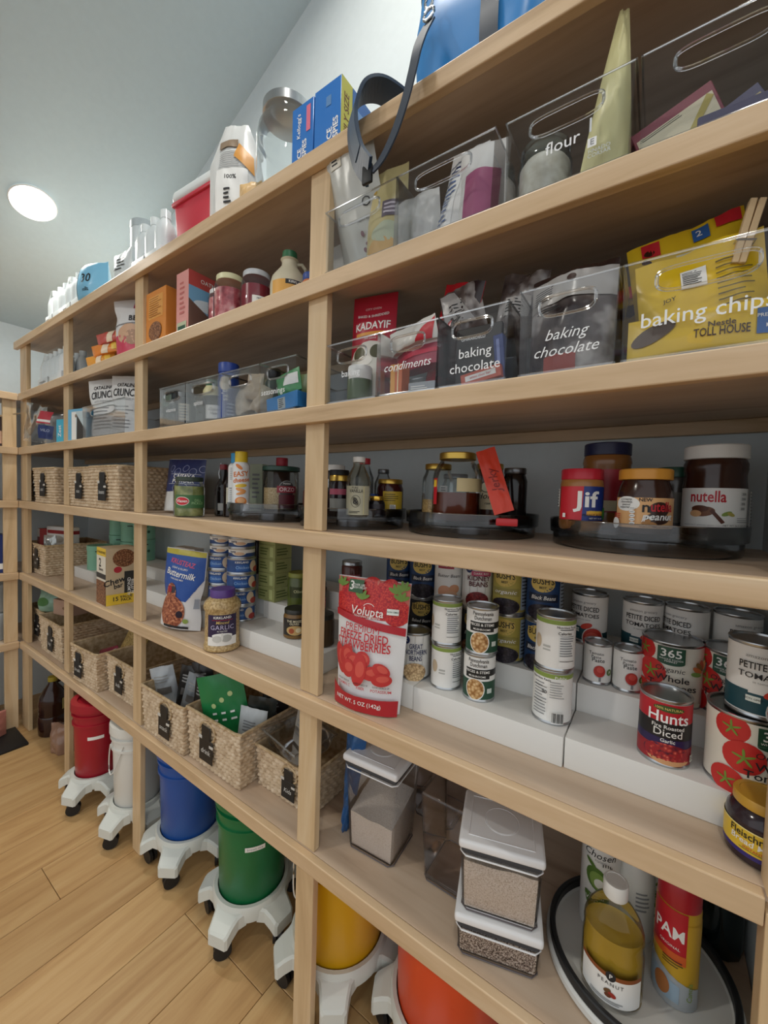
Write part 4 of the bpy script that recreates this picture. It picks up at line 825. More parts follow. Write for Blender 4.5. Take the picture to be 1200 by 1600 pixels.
pouch('candy_bag', 'dark brown zip bag of chocolate chips filling the script-lettered chocolate bin', 'food bag', .728, .06, Z5+.004, .13, .176, .08, CHOCB, lambda P, w, h: (P.rect(-w*.5, h*.93, w*.5, h*.995, mat('#2a1c1a', .3)), P.rect(-w*.5, h*.66, w*.5, h*.93, mat('#a3a09d', .28)), P.lines(-w*.45, h*.7, -w*.2, h*.85, 6, INK, .3), P.ell(.0, h*.86, .007, .006, mat('#3d2a26', .4)), P.rect(-w*.28, h*.0, w*.1, h*.14, mat('#a34a42', .4)), P.lines(-w*.4, h*.58, -w*.1, h*.63, 2, INK)), rz=2, tilt=-3, wr=.01, seed=10.5, topz=lambda u: 1+.03*u, tpow=.35)
# yellow baking chip bags
YB_ = mat('#e3bd24', .3)
def p_toll(P, w, h): P.text('Nestle', .02, h*.52, .011, mat('#3d2418', .5), .03); P.text('TOLL HOUSE', .02, h*.34, .0165, mat('#3d2418', .5), .03, wid=.058); P.rect(.055, h*.2, .1, h*.75, mat('#2f63a6', .4)); P.text('PREMIER WHITE', .078, h*.58, .0065, PAPER, .02); P.text('MORSELS', .078, h*.36, .007, PAPER, .02); P.ell(-.055, h*.55, .028, .012, mat('#4d3520', .4), .4)
pouch('baking_chip_bag', 'yellow bag of white morsels lying at the bottom of the baking chips bin', 'food bag', .898, .03, Z5+.004, .172, .06, .045, YB_, p_toll, wr=.004, seed=11.5, tpow=.4)
pouch('baking_chip_bag', 'yellow bag with barcode standing in the baking chips bin', 'food bag', .905, .085, Z5+.004, .15, .165, .05, YB_, lambda P, w, h: (P.rect(-.02, h*.62, .01, h*.8, PAPER), P.lines(-.018, h*.64, .008, h*.78, 8, INK, .4), P.lines(.02, h*.35, .06, h*.8, 9, mat('#6b5a1a', .5), .25), P.text('JOY', -.035, h*.55, .009, INK, .02), P.rect(-.06, h*.1, .0, h*.16, RED)), roll=-6, wr=.014, seed=12.5)
pouch('baking_chip_bag', 'yellow bag with chocolate drops on its folded top, clipped by a wooden peg', 'food bag', .905, .13, Z5+.004, .15, .22, .055, YB_, lambda P, w, h: (P.rect(-.055, h*.87, -.03, h*.98, RED), P.ell(-.045, h*.9, .008, .005, mat('#33190f', .3), .4), P.ell(-.05, h*.83, .007, .004, mat('#33190f', .3), -.3), P.rect(.012, h*.86, .032, h*.97, mat('#2f63a6', .4)), P.text('2', .02, h*.92, .016, PAPER, .03), P.rect(.04, h*.9, .07, h*.99, RED), P.rect(-.012, h*.55, .06, h*.8, mat('#ddd6b8', .5)), P.text('Joy', -.02, h*.72, .02, INK, .02, .3)), roll=-9, wr=.014, seed=13.5)
pouch('baking_chip_bag', 'red and brown topped bag behind the left end of the baking chips bin', 'food bag', .842, .15, Z5+.004, .07, .165, .045, mat('#b8912a', .3), lambda P, w, h: (P.rect(-w*.5, h*.86, w*.5, h, RED), P.rect(-w*.5, h*.66, w*.1, h*.8, mat('#4d2c1a', .4)), P.rect(-w*.4, 0, w*.5, h*.3, mat('#3d3034', .4)), P.rect(-w*.5, h*.3, w*.5, h*.36, mat('#9a2a3a', .4))), roll=-8, wr=.012, seed=14.5)
pg = thing('clothes_peg', 'wooden clothes peg clipped upright on the yellow baking chips bag', 'clothes peg', (.936, .075, Z5+.135), math.radians(10)); pg.rotation_euler = (0, math.radians(12), math.radians(10))
for k, (dx, ang) in enumerate(((-.0045, .6), (.0045, -.6))): 
    tf = lambda v, dx=dx, ang=ang: Vector((v.x+dx+math.tan(math.radians(ang))*(v.z-.03)*-1, v.y, v.z)); MB().rbox(-.0042, .0042, -.006, .006, 0, .085, mat('#d9bd93', .6), .001, 1, tf).build('peg_half', pg)
MB().tube([(-.011, -.0065, .03), (.011, -.0065, .03), (.011, .0065, .03), (-.011, .0065, .03)], .0012, STEEL, 6, True).build('spring', pg)

# ================================================================ sixth shelf up (flours), right bay
SB6 = .135
for x0, x1, tx, lb in ((.2145, .4035, None, 'clear bin of pouches directly right of the middle post on the flour shelf'), (.405, .603, None, 'clear bin of white flour bags, second on the flour shelf'),
                       (.622, .806, lambda P, w, h: (P.text('flour', -.002, h*.44, .026, WT, .01), P.text('1', .037, h*.5, .03, mat('#c9cfd2', .5), .0), P.rect(.034, h*.26, .046, h*.36, WT), P.text('E', .04, h*.31, .012, GREYINK, .03), P.text('FINADO\nCORSAR', .05, h*.18, .008, mat('#b9c0c4', .5))), 'clear bin lettered flour with a glass jar and yellow bag'),
                       (.813, .992, None, 'clear bin of cracker packs at the right end of the flour shelf')):
    clearbin(x0, x1, .006, Z6, .32, SB6-(.004 if x0 > .6 else 0), lb, tx)
def p_silver(P, w, h): P.text('O', .03, h*.52, .028, INK, .0); P.text('organic flour', .02, h*.4, .007, INK); P.rect(-w*.4, h*.86, -w*.15, h*.97, mat('#cfccbe', .4)); P.lines(-w*.36, h*.88, -w*.2, h*.93, 2, INK); [P.ell(.02+.01*math.sin(i*2.1), h*(.1+.04*i), .006, .004, mat('#8a6a72', .5), i) for i in range(6)]
pouch('flour_pouch', 'silver grey stand-up pouch leaning out of the first flour bin', 'food pouch', .281, .088, Z6+.004, .125, .268, .04, mat('#c3c5c0', .28), p_silver, rz=4, roll=-5, tilt=15, wr=.004, seed=15.5, tpow=.5)
pouch('flour_pouch', 'pale yellow pouch with purple label beside the silver pouch', 'food pouch', .345, .06, Z6+.004, .10, .205, .05, mat('#cdbf8a', .35), lambda P, w, h: (P.rect(-w*.48, h*.75, -w*.2, h*.99, mat('#e0b040', .4)), P.rect(.0, h*.45, w*.46, h*.62, mat('#6d6270', .5)), P.lines(.005, h*.47, w*.42, h*.6, 3, mat('#d0c8d4', .5)), P.ell(.0, h*.13, w*.4, h*.12, mat('#d9b277', .5)), P.ell(.01, h*.3, w*.35, h*.1, mat('#c4cbb0', .5))), rz=4, wr=.004, seed=16.5)
def p_nf(P, w, h): P.rect(-w*.36, h*.1, w*.1, h*.86, mat('#f1f1ee', .5)); P.text('Nutrition Facts', -w*.12, h*.82, .0115, NAVY, .03, rot=-.0); P.rect(-w*.34, h*.74, w*.08, h*.765, NAVY); P.lines(-w*.34, h*.14, w*.06, h*.72, 11, mat('#5a6fa0', .5), .35); P.text('Calories', -w*.18, h*.69, .011, NAVY, .03)
pouch('flour_bag', 'white paper flour bag showing its nutrition panel in the second bin', 'flour bag', .492, .08, Z6+.004, .085, .185, .06, mat('#e6e5e2', .55), p_nf, rz=-10, tilt=-5, roll=9, wr=.006, seed=17.5)
pouch('flour_bag', 'white flour bag with a pink square in the second bin', 'flour bag', .553, .07, Z6+.004, .095, .165, .065, mat('#e3e2df', .55), lambda P, w, h: P.rect(-w*.28, h*.06, w*.4, h*.62, mat('#a8557c', .5)), rz=4, roll=3, wr=.005, seed=18.5, tpow=.4)
pouch('flour_bag', 'crumpled translucent white bag at the left of the second bin', 'flour bag', .438, .075, Z6+.004, .07, .13, .06, mat('#c9c9c6', .4), None, rz=6, roll=-5, wr=.009, seed=19.5)
FL = speckle('flour', 60, [(.3, '#c9c0b0'), (.55, '#ddd6c9'), (.75, '#eae5da')], .8)
jar('glass_jar', 'clip-top glass jar of pale flour in the flour bin', 'jar', .672, .065, Z6+.004, [(.038, 0), (.043, .004), (.044, .012), (.044, .07), (.04, .082), (.036, .088), (.038, .092)], .04, .012, GLASSB, GLASSB, None, 0, contents=[(.039, .004), (.041, .012), (.041, .068), (.036, .076)], cmat=FL)
pouch('flour_pouch', 'pale yellow paper bag with a pointed top in the flour bin', 'food bag', .768, .036, Z6+.004, .07, .238, .046, mat('#d5cf9a', .5), None, rz=14, roll=4, wf=lambda v: max(.12, 1-.82*v**1.2), wr=.005, seed=20.5)
for k, (x, m1, m2, lb, rl) in enumerate(((.872, '#8a4450', '#d9d0b4', 'maroon-edged cracker pack lying tilted in the right end bin', -20), (.935, '#5d5a78', '#cdbf8a', 'pale cracker pack leaning on a purple one in the right end bin', -26))):
    carton('cracker_pack', lb, 'food pack', x, .05+k*.04, Z6+.006, .1, .04, .075, mat(m1, .45), lambda P, w, h, m2=m2: (P.rect(-w*.46, h*.06, w*.46, h*.8, mat(m2, .5)), P.lines(-w*.4, h*.7, w*.2, h*.78, 2, INK, .3), P.quad([(-w*.1, h*.06), (w*.0, h*.06), (w*.46, h*.7), (w*.4, h*.8)], mat('#b5a55a', .5))), ry=rl)
carton('cracker_pack', 'slim purple pack lying at the bottom of the right end bin', 'food pack', .93, .02, Z6+.004, .1, .025, .022, mat('#5a5670', .45), None)

# ================================================================ top shelf
def p_tote(P, w, h): pass
tb = thing('tote', 'red plastic tote with a clear white snap lid on the top shelf', 'storage tote', (-.42, .055, Z7+.0005), math.radians(3))
MB().rbox(-.105, .105, 0, .16, 0, .165, mat('#c4283e', .4), .01, 3, taper=.9).build('body', tb)
MB().rbox(-.111, .111, -.006, .166, .158, .172, mat('#c4283e', .4), .005, 2).build('rim', tb)
MB().rbox(-.108, .108, -.004, .164, .1725, .21, mat('#dde3e4', .35), .012, 3, taper=1.03).build('lid', tb)
def p_100(P, w, h):
    P.rect(-w*.28, h*.1, w*.3, h*.5, mat('#e9eae8', .4)); P.text('100%', .0, h*.41, .017, INK, .04); P.lines(-w*.24, h*.5, w*.34, h*.68, 8, GREYINK, .3); P.quad([(w*.05, h*.62), (w*.4, h*.45), (w*.38, h*.62), (w*.12, h*.76)], mat('#d99a4a', .4)); P.rect(-w*.26, h*.72, w*.1, h*.8, mat('#8a7660', .4)); P.lines(-w*.1, h*.14, w*.05, h*.3, 4, INK, .5)
pouch('food_pouch', 'white glossy stand-up pouch with orange corner next to the big glass jar', 'food pouch', -.218, .075, Z7, .165, .295, .09, mat('#d4d6d5', .25), p_100, rz=28, wf=lambda v: 1. if v < .62 else 1-1.5*(v-.62), wr=.006, seed=21.5, back=mat('#d9a860', .4))
gj = jar('glass_jar', 'big empty glass jar with a wide metal lid on the top shelf', 'jar', -.047, .12, Z7, [(.075, 0), (.083, .005), (.085, .02), (.085, .2), (.08, .225), (.068, .245), (.066, .262)], .07, .026, GLASSB, STEEL, None, 0)
pouch('snack_bag', 'small tan snack bag lying inside behind the big glass jar', 'food bag', -.115, .05, Z7, .07, .075, .04, mat('#d6b27c', .4), None, rz=20, wr=.006, seed=22.5)
BLU = mat('#1f6fc0', .4)
def p_rk(P, w, h): P.rect(-w*.5, h*.3, w*.1, h*.8, mat('#2a7acb', .4)); P.text('RICE\nKRISPIES', .012, h*.3, .022, PAPER, .05, rot=PI/2); P.text("Kellogg's", -w*.1, h*.72, .02, PAPER, .02, .2, rot=PI/2); P.rect(w*.12, h*.62, w*.36, h*.95, mat('#d9728a', .4))
carton('cereal_box', 'blue cereal box with a pink stripe, left of two on the top shelf', 'cereal box', .086, .05, Z7, .075, .16, .185, BLU, lambda P, w, h: (P.text('RICE\nKRISPIES', .0, h*.32, .02, PAPER, .05, rot=PI/2), P.text("Kellogg's", -.012, h*.72, .017, PAPER, .02, .2, rot=PI/2), P.rect(.014, h*.6, .028, h*.93, mat('#d9728a', .4))))
carton('cereal_box', 'blue cereal box with yellow family-size strip, right of two on the top shelf', 'cereal box', .1695, .05, Z7, .085, .2, .188, BLU, lambda P, w, h: (P.text('RICE\nKRISPIES', .018, h*.32, .022, PAPER, .05, rot=PI/2), P.rect(-.004, h*.72, .012, h*.84, mat('#5a86b8', .4))), lambda P, d, h: (P.rect(0, 0, .04, h, mat('#d8d052', .45)), P.text('FAMILY SIZE', .02, h*.5, .024, mat('#7a4a2c', .5), .03, rot=PI/2), P.rect(.04, 0, d, h, mat('#2f6fb8', .4)), P.rect(.06, h*.2, .12, h*.8, mat('#7aa6d6', .4))))
# cooler bag with strap
ck = thing('cooler_bag', 'blue soft cooler bag with navy webbing at the right of the top shelf', 'cooler bag', (.524, .05, Z7+.0005), 0)
CB = mat('#2b7fc4', .35); CN = mat('#1d2b3d', .55)
def cool(a, c):
    ang = a*2*PI; e = .35; X = abs(math.cos(ang))**e*(1 if math.cos(ang) >= 0 else -1); Yy = abs(math.sin(ang))**e*(1 if math.sin(ang) >= 0 else -1)
    k = 1-.02*math.cos(c*6)+.03*noise.noise(Vector((X*2, Yy*2, c*4))); return (X*.13*k, .12+Yy*.115*k, c*.26)
b = MB(); b.grid(cool, 64, 12, CB); b.add([cool(i/64, 1) for i in range(64)], [list(range(64))], CN); b.add([cool(i/64, 0) for i in range(64)], [list(range(64))], CN); b.build('body', ck)
MB().grid(lambda a, c: Vector(cool(a, .93+.07*c))*1.0+Vector((0, -.003, .002)), 64, 2, CN).build('top_band', ck)
for xx in (.024, ): MB().grid(lambda a, c, xx=xx: (xx+.035*a, cool(.75, c)[1]-.004-.002*math.sin(c*9), .001+.258*c), 2, 12, CN).build('webbing_strap', ck)
st = thing('shoulder_strap', 'navy padded shoulder strap hanging in a loop from the cooler bag', 'strap', (0, 0, 0))
def ribbon(pts, w, m, name, wd=Vector((1, 0, 0)), th=.003):
    b = MB(); pts = [Vector(p) for p in pts]
    P2 = []
    for i in range(len(pts)-1):
        for k in range(6):
            t_ = k/6; p0 = pts[max(0, i-1)]; p1 = pts[i]; p2 = pts[i+1]; p3 = pts[min(len(pts)-1, i+2)]
            P2.append(.5*((2*p1)+(-p0+p2)*t_+(2*p0-5*p1+4*p2-p3)*t_**2+(-p0+3*p1-3*p2+p3)*t_**3))
    P2.append(pts[-1]); n = len(P2)-1
    def fr(i): 
        tg = (P2[min(n, i+1)]-P2[max(0, i-1)]).normalized(); s = (wd-tg*wd.dot(tg)).normalized(); return s, tg.cross(s)
    vs = []
    for i, p in enumerate(P2):
        s, nn = fr(i); vs += [p-s*w/2-nn*th/2, p+s*w/2-nn*th/2, p+s*w/2+nn*th/2, p-s*w/2+nn*th/2]
    fs = []
    for i in range(n):
        for j in range(4): fs.append((i*4+j, i*4+(j+1) % 4, i*4+4+(j+1) % 4, i*4+4+j))
    fs += [(0, 1, 2, 3), (n*4+3, n*4+2, n*4+1, n*4)]
    return b.add(vs, fs, m).build(name, st)
ribbon([(.452, .03, 2.29), (.455, .0, 2.235), (.458, -.02, 2.19), (.452, -.024, 2.155), (.438, -.024, 2.11), (.415, -.024, 2.06), (.388, -.024, 2.025), (.366, -.024, 2.012)], .026, CN, 'webbing', Vector((.85, -.3, -.4)))
ribbon([(.358, -.025, 2.012), (.332, -.026, 2.05), (.316, -.026, 2.10), (.311, -.022, 2.15), (.325, -.012, 2.19), (.352, .012, 2.203), (.382, .05, 2.19), (.402, .08, 2.168)], .052, mat('#23384f', .5), 'shoulder_pad', Vector((.8, -.55, .1)), .007)
ribbon([(.336, -.031, 2.052), (.321, -.031, 2.10), (.3165, -.028, 2.145)], .034, mat('#34495f', .5), 'pad_panel', Vector((.8, -.55, .1)), .007)
MB().rbox(-.012, .012, -.004, .004, -.018, .018, BLACK, .003, 2, lambda v: Vector((.355+v.x, -.026+v.y, 2.008+v.z))).build('strap_end', st)
cl = MB(); cl.tube([(.453+.011*math.cos(a*PI/6), .026+.004*math.sin(a*PI/6), 2.30+.015*math.sin(a*PI/6)) for a in range(12)], .003, STEEL, 8, True); cl.tube([(.45+.008*math.cos(a*PI/6), .03, 2.328+.013*math.sin(a*PI/6)) for a in range(12)], .003, STEEL, 8, True); cl.build('metal_clasp', st)

# ================================================================ second bay: top to bottom
def bottlepack(x, y, z, nx, ny, label, h=.19, r=.03, rz=0., cap='#e8eef0', tray='#dfe4e6', mark=True):
    t = thing('bottle_pack', label, 'bottle pack', (x, y, z+.0004), math.radians(rz), 'shrink-wrapped packs of white bottles'); w = nx*r*2; d = ny*r*2
    MB().rbox(-w/2, w/2, 0, d, 0, h*.3, mat(tray, .5), .004, 2).build('tray', t)
    for i in range(nx):
        for j in range(ny):
            MB().lathe([(0, .004), (r*.93, .004), (r*.95, h*.6), (r*.8, h*.74), (r*.42, h*.84), (r*.4, h*.86), (r*.46, h*.865), (r*.46, h), (0, h)], mat('#e6ecee', .35), 20, (-w/2+r+i*2*r, r+j*2*r, 0)).build('bottle', t)
    def wr(a, c):
        ang = a*2*PI; e = .4; X = abs(math.cos(ang))**e*(1 if math.cos(ang) >= 0 else -1); Yy = abs(math.sin(ang))**e*(1 if math.sin(ang) >= 0 else -1); k = 1.02-.16*max(0, c-.6)/.4+.03*noise.noise(Vector((X*5, Yy*5, c*6)))
        return (X*w/2*k, d/2+Yy*d/2*k, .002+h*1.0*c)
    MB().grid(wr, 48, 10, WRAP).build('shrink_wrap', t)
    if mark:
        P = Print(flatS(lambda v: Vector((v.x, v.y-.003, v.z)))); P.rect(-.004, h*.06, .004, h*.26, INK); P.lines(-w*.4, h*.06, -w*.15, h*.2, 2, GREYINK); P.build(t)
    return t
bottlepack(-.70, .04, Z7, 3, 2, 'shrink-wrapped pack of white bottles left of the red tote', .2, .036)
jar('canister', 'tall white canister with a grey lid behind the bottle pack on the top shelf', 'canister', -.86, .115, Z7, [(.05, 0), (.052, .004), (.052, .225)], .053, .03, mat('#c9d3d7', .4), mat('#aab6bb', .4), lambda P, r: P.rect(-.01, .13, .02, .15, INK), 0, lr=.0525)
pouch('wipes_pack', 'crumpled clear-wrapped white pack in front of the tall canister', 'pack', -.84, .025, Z7, .14, .1, .03, mat('#cfd8db', .3), lambda P, w, h: P.lines(-w*.2, h*.2, w*.3, h*.7, 4, INK, .3), wr=.008, seed=23.5)
# sixth shelf, second bay
carton('snack_box', 'orange snack box with a cookie picture right of the second post', 'box', -.6, .03, Z6, .135, .05, .19, mat('#d98a3c', .45), lambda P, w, h: (P.rect(-w*.36, h*.5, w*.36, h*.9, mat('#e0a050', .5)), P.lines(-w*.32, h*.52, w*.32, h*.88, 9, mat('#a86a2c', .5), .3), P.ell(0, h*.26, w*.32, h*.17, GRANOLA), P.rect(-w*.2, h*.02, w*.2, h*.07, PAPER)))
pouch('snack_bag', 'dark bag in the shade between the orange and pink boxes', 'food bag', -.505, .14, Z6, .08, .17, .05, mat('#2b3436', .4), lambda P, w, h: P.ell(0, h*.5, .02, .03, mat('#6a7a5a', .5), .5), wr=.006, seed=24.5)
carton('snack_box', 'pink and red box with a blue sky picture on its side', 'box', -.42, .025, Z6, .072, .16, .198, mat('#dd9a94', .45), lambda P, w, h: (P.lines(-w*.2, h*.3, w*.25, h*.85, 7, mat('#c06a66', .5), .4), P.rect(-w*.38, h*.06, w*.38, h*.2, mat('#b9c0a0', .5)), P.rect(-w*.3, h*.08, w*.3, h*.14, DGREEN)), lambda P, d, h: (P.rect(0, h*.76, d, h, mat('#c4524e', .45)), P.text('OATMEAL', d*.5, h*.88, .018, PAPER, .03), P.rect(0, h*.3, d, h*.76, mat('#7ab0d6', .5)), P.ell(d*.5, h*.5, d*.4, h*.1, mat('#d8e6ee', .5)), P.quad([(0, 0), (d, 0), (d, h*.1), (0, h*.55)], mat('#6a4f44', .5))))
SJ = speckle('pink_fruit', 38, [(.3, '#8a2c38'), (.48, '#c25a62'), (.6, '#e09a98'), (.75, '#efd0c8')], .35)
jar('fruit_jar', 'narrow jar of dried strawberry slices with white lid', 'jar', -.305, .082, Z6, [(.03, 0), (.034, .004), (.034, .1), (.029, .115)], .0295, .014, GLASSB, mat('#dfe2e0', .4), None, 0, contents=[(.031, .004), (.031, .1)], cmat=SJ)
jar('fruit_jar', 'big jar of dried strawberry slices with cream lid', 'jar', -.232, .07, Z6, [(.042, 0), (.047, .004), (.0475, .01), (.0475, .105), (.044, .12), (.038, .128)], .04, .017, GLASSB, mat('#e2e0b4', .4), None, 0, contents=[(.043, .004), (.0445, .1)], cmat=SJ)
jar('fruit_jar', 'jar of red dried fruit with grey lid and white sticker', 'jar', -.128, .085, Z6, [(.04, 0), (.044, .004), (.0445, .01), (.0445, .095), (.04, .112), (.036, .118)], .038, .016, GLASSB, mat('#c8ccd0', .35), lambda P, r: (P.rect(-.012, .008, .032, .055, PAPER), P.ell(.012, .028, .009, .007, INK, .5), P.text('FRESH', .01, .047, .007, INK)), 0, lr=.0447, contents=[(.041, .004), (.0415, .09)], cmat=mat('#8f2233', .3))
jg = thing('syrup_jug', 'beige plastic syrup jug with a green cap and loop handle', 'jug', (.01, .085, Z6+.0004), face(.01, .085, 0))
JM = mat('#cfc6ac', .5)
MB().lathe([(0, 0), (.045, 0), (.049, .005), (.05, .02), (.05, .06), (.045, .08), (.03, .1), (.021, .112), (.02, .125), (.024, .13), (.0, .13)], JM, 40).build('body', jg)
MB().lathe([(0, .1305), (.02, .1305), (.021, .132), (.019, .15), (.0, .152)], mat('#2c6b46', .45), 32).build('cap', jg)
MB().tube([(.018, 0, .122), (.033, 0, .124), (.043, 0, .112), (.044, 0, .095), (.038, 0, .084)], .005, JM, 8).build('handle', jg)
P = Print(cylS(.0503)); P.rect(-.05, .015, .05, .058, mat('#d9a24a', .5)); P.rect(-.01, .046, .06, .058, INK); P.text('KIRKLAND', .02, .052, .009, PAPER, .03); P.build(jg)
jar('small_bottle', 'small orange bottle with a blue cap tucked behind the middle post', 'bottle', .085, .09, Z6, [(.02, 0), (.022, .003), (.022, .05), (.018, .058)], .02, .018, mat('#d07a4a', .4), mat('#34509a', .4), lambda P, r: P.rect(-.02, .01, .02, .035, PAPER), 0, lr=.0222)
pouch('food_pouch', 'white pouch peeking out behind the middle post above the syrup jug', 'food pouch', .10, .2, Z6, .12, .2, .05, mat('#c9c7c0', .4), None, rz=0, roll=-8, wr=.005, seed=25.5)
# fifth shelf, second bay: clear bins of seasonings
for x0, x1, lb, tx in ((-.522, -.366, 'clear bin with a dark bottle, leftmost of four in the second bay', wtxt('vitamins', s=.018, z=.4)), (-.363, -.175, 'clear bin with a blue-capped bottle, second of four in the second bay', wtxt('spices', s=.02, z=.45, x=-.1)), (-.173, -.009, 'clear bin of beige root-like bags, third of four in the second bay', None), (-.006, .1285, 'clear bin lettered seasonings next to the middle post', wtxt('seasonings', s=.021, z=.4, x=-.1))):
    clearbin(x0, x1, .006, Z5, DB, .128, lb, tx)
jar('bottle', 'black bottle with white label in the leftmost seasoning bin', 'bottle', -.46, .06, Z5+.004, [(.03, 0), (.033, .003), (.033, .09), (.028, .1)], .03, .016, mat('#2d2f33', .3), BLACK, lambda P, r: (P.rect(-.02, .02, .012, .075, mat('#cfc6b4', .5)), P.lines(-.017, .025, .008, .07, 5, GREYINK)), 0, lr=.0332)
jar('bottle', 'bottle with a dark grey cap rising behind the leftmost seasoning bin', 'bottle', -.43, .2, Z5+.004, [(.034, 0), (.036, .003), (.036, .13), (.03, .14)], .033, .02, mat('#3a3d40', .35), mat('#303236', .4), None)
jar('bottle', 'yellow-label bottle with a green cap in the second seasoning bin', 'bottle', -.335, .08, Z5+.004, [(.026, 0), (.028, .003), (.028, .11), (.02, .125)], .02, .022, mat('#d6cfa0', .4), mat('#2a5c40', .4), lambda P, r: P.rect(-.02, .015, .02, .07, YEL), 0, lr=.0282)
jar('bottle', 'short jar with script label in the second seasoning bin', 'jar', -.262, .045, Z5+.004, [(.034, 0), (.036, .003), (.036, .065)], .036, .012, mat('#2c2c2e', .3), BLACK, lambda P, r: (P.rect(-.03, .006, .03, .046, PAPER), P.text('Garden\nHerbs', 0, .027, .014, INK, 0, .25)), 0, lr=.0362)
def p_blue(P, r): P.rect(-.05, .0, .05, .125, mat('#24489a', .4)); P.ell(-.006, .105, .018, .02, mat('#e0d3c0', .5)); P.text('salt', -.005, .07, .024, PAPER, .03, 0, PI/2); P.lines(.0, .01, .02, .05, 4, mat('#9ab0de', .5))
jar('bottle', 'blue bottle with a wide royal blue cap in the second seasoning bin', 'bottle', -.205, .05, Z5+.004, [(.026, 0), (.029, .003), (.029, .13), (.026, .14)], .029, .028, mat('#24489a', .35), mat('#23408f', .4), p_blue, -10, lr=.0292)
for x, y, hh, c1, c2, lb in ((-.15, .2, .15, '#3c2a2a', '#a3303a', 'bottle with a dark red cap behind the third seasoning bin'), (-.11, .14, .15, '#26282a', '#1b1c1e', 'bottle with a tall black cap in the third seasoning bin')):
    jar('bottle', lb, 'bottle', x, y, Z5+.004, [(.024, 0), (.026, .003), (.026, hh-.03), (.018, hh-.015)], .02, .028, mat(c1, .35), mat(c2, .4), None)
for i, (x, rl, zz, lb) in enumerate(((-.13, -20, 0, 'beige lumpy bag low in the third seasoning bin'), (-.075, 25, 0, 'beige lumpy bag at the right of the third seasoning bin'), (-.1, 8, .045, 'beige lumpy bag on top in the third seasoning bin'))):
    pouch('ingredient_bag', lb, 'food bag', x, .06, Z5+.006+zz, .07, .075, .05, mat('#b5a590', .4), None, roll=rl, wr=.012, seed=30+i*2.3)
carton('seasoning_box', 'bright blue box lying at the bottom of the seasonings bin', 'box', .065, .02, Z5+.005, .115, .06, .04, mat('#2f7fc0', .4), lambda P, w, h: (P.rect(-w*.12, h*.1, w*.12, h*.8, mat('#aeb6b8', .5)), P.lines(-w*.08, h*.15, w*.08, h*.75, 5, INK, .4)), ry=-6)
pouch('seasoning_packet', 'green and white seasoning packet on the blue box in the seasonings bin', 'packet', .05, .06, Z5+.046, .09, .06, .03, mat('#4f9a62', .35), lambda P, w, h: P.rect(0, h*.3, w*.45, h*.8, PAPER), roll=-12, wr=.006, seed=33.3)
pouch('seasoning_packet', 'olive green packet behind the handle hole of the seasonings bin', 'packet', .07, .12, Z5+.005, .09, .12, .03, mat('#7d8f5a', .4), None, wr=.006, seed=34.3)
pouch('snack_bag', 'dark glossy bag squeezed between the second post and the first clear bin', 'food bag', -.58, .07, Z5, .10, .14, .05, mat('#22282a', .25), lambda P, w, h: P.rect(-w*.3, h*.6, w*.3, h*.9, mat('#5a6a5c', .4)), wr=.008, seed=35.3)
# fourth shelf, second bay
def p_flour(P, w, h): P.rect(-w*.5, h*.36, w*.5, h*.99, mat('#2a3566', .45)); P.text('CASSAVA\nPOWDER', .012, h*.6, .021, PAPER, .04); [P.ring(-.05+.032*i, h*(.8-.06*(i % 2)), .012, .012, .0016, mat('#aab2d2', .5), 12) for i in range(5)]; P.rect(-.048, h*.5, .075, h*.505, PAPER); P.rect(-.048, h*.69, .075, h*.695, PAPER); P.ring(.01, h*.42, .03, .018, .0015, mat('#aab2d2', .5), 16)
pouch('flour_bag', 'navy and white flour bag slumped beside the second post', 'flour bag', -.60, .13, Z4, .17, .2, .08, mat('#d9d9d6', .4), p_flour, rz=18, tilt=-8, wr=.008, seed=36.3)
def p_pick(P, r): P.rect(-.045, .03, .06, .072, mat('#3d6b3c', .45)); P.ell(-.022, .052, .022, .014, PAPER); P.ell(-.022, .052, .0205, .0125, RED); P.text('Vlasen', -.022, .052, .013, PAPER, .03); P.text('DILL\nPICKLES', .026, .05, .011, mat('#9ac08a', .5), .02)
PK = speckle('pickle', 30, [(.3, '#5a6430'), (.5, '#8d9150'), (.7, '#c3bf86')], .3)
jar('pickle_jar', 'jar of pickle spears with a green and red label', 'jar', -.415, .052, Z4, [(.04, 0), (.046, .005), (.047, .015), (.047, .095), (.044, .105), (.04, .112), (.04, .118)], .042, .014, GLASSB, mat('#2c3a2e', .4), p_pick, 0, lr=.0472, contents=[(.043, .004), (.044, .1)], cmat=PK)
turntable(-.17, .19, Z4, .135, 'smoky turntable with the spray cheese cans in the second bay'); ZTD = ZTA
def p_easy(P, r): P.text('EASY', -.002, .108, .021, mat('#d9772c', .5), .05, .1, .12); P.text('cheese', .0, .09, .019, mat('#d9772c', .5), .05, .1, .12); P.ell(-.0, .073, .018, .0055, mat('#e8c23a', .5), .1); P.ell(.0, .06, .016, .005, mat('#e39a55', .5), -.25); P.ell(.0, .05, .014, .004, mat('#e39a55', .5), .25); P.ell(.0, .026, .017, .013, mat('#e0853f', .5)); P.ell(.0, .028, .012, .008, mat('#eab07a', .5)); P.ell(-.006, .13, .012, .005, mat('#e0853f', .5), -.7); P.lines(-.014, .004, .014, .008, 1, INK)
def p_easyb(P, r): P.lines(-.022, .09, .022, .13, 7, GREYINK, .3); P.lines(-.022, .012, .022, .06, 8, GREYINK, .3); P.ring(.0, .075, .005, .005, .0012, INK, 10); P.rect(-.022, .064, .022, .066, INK)
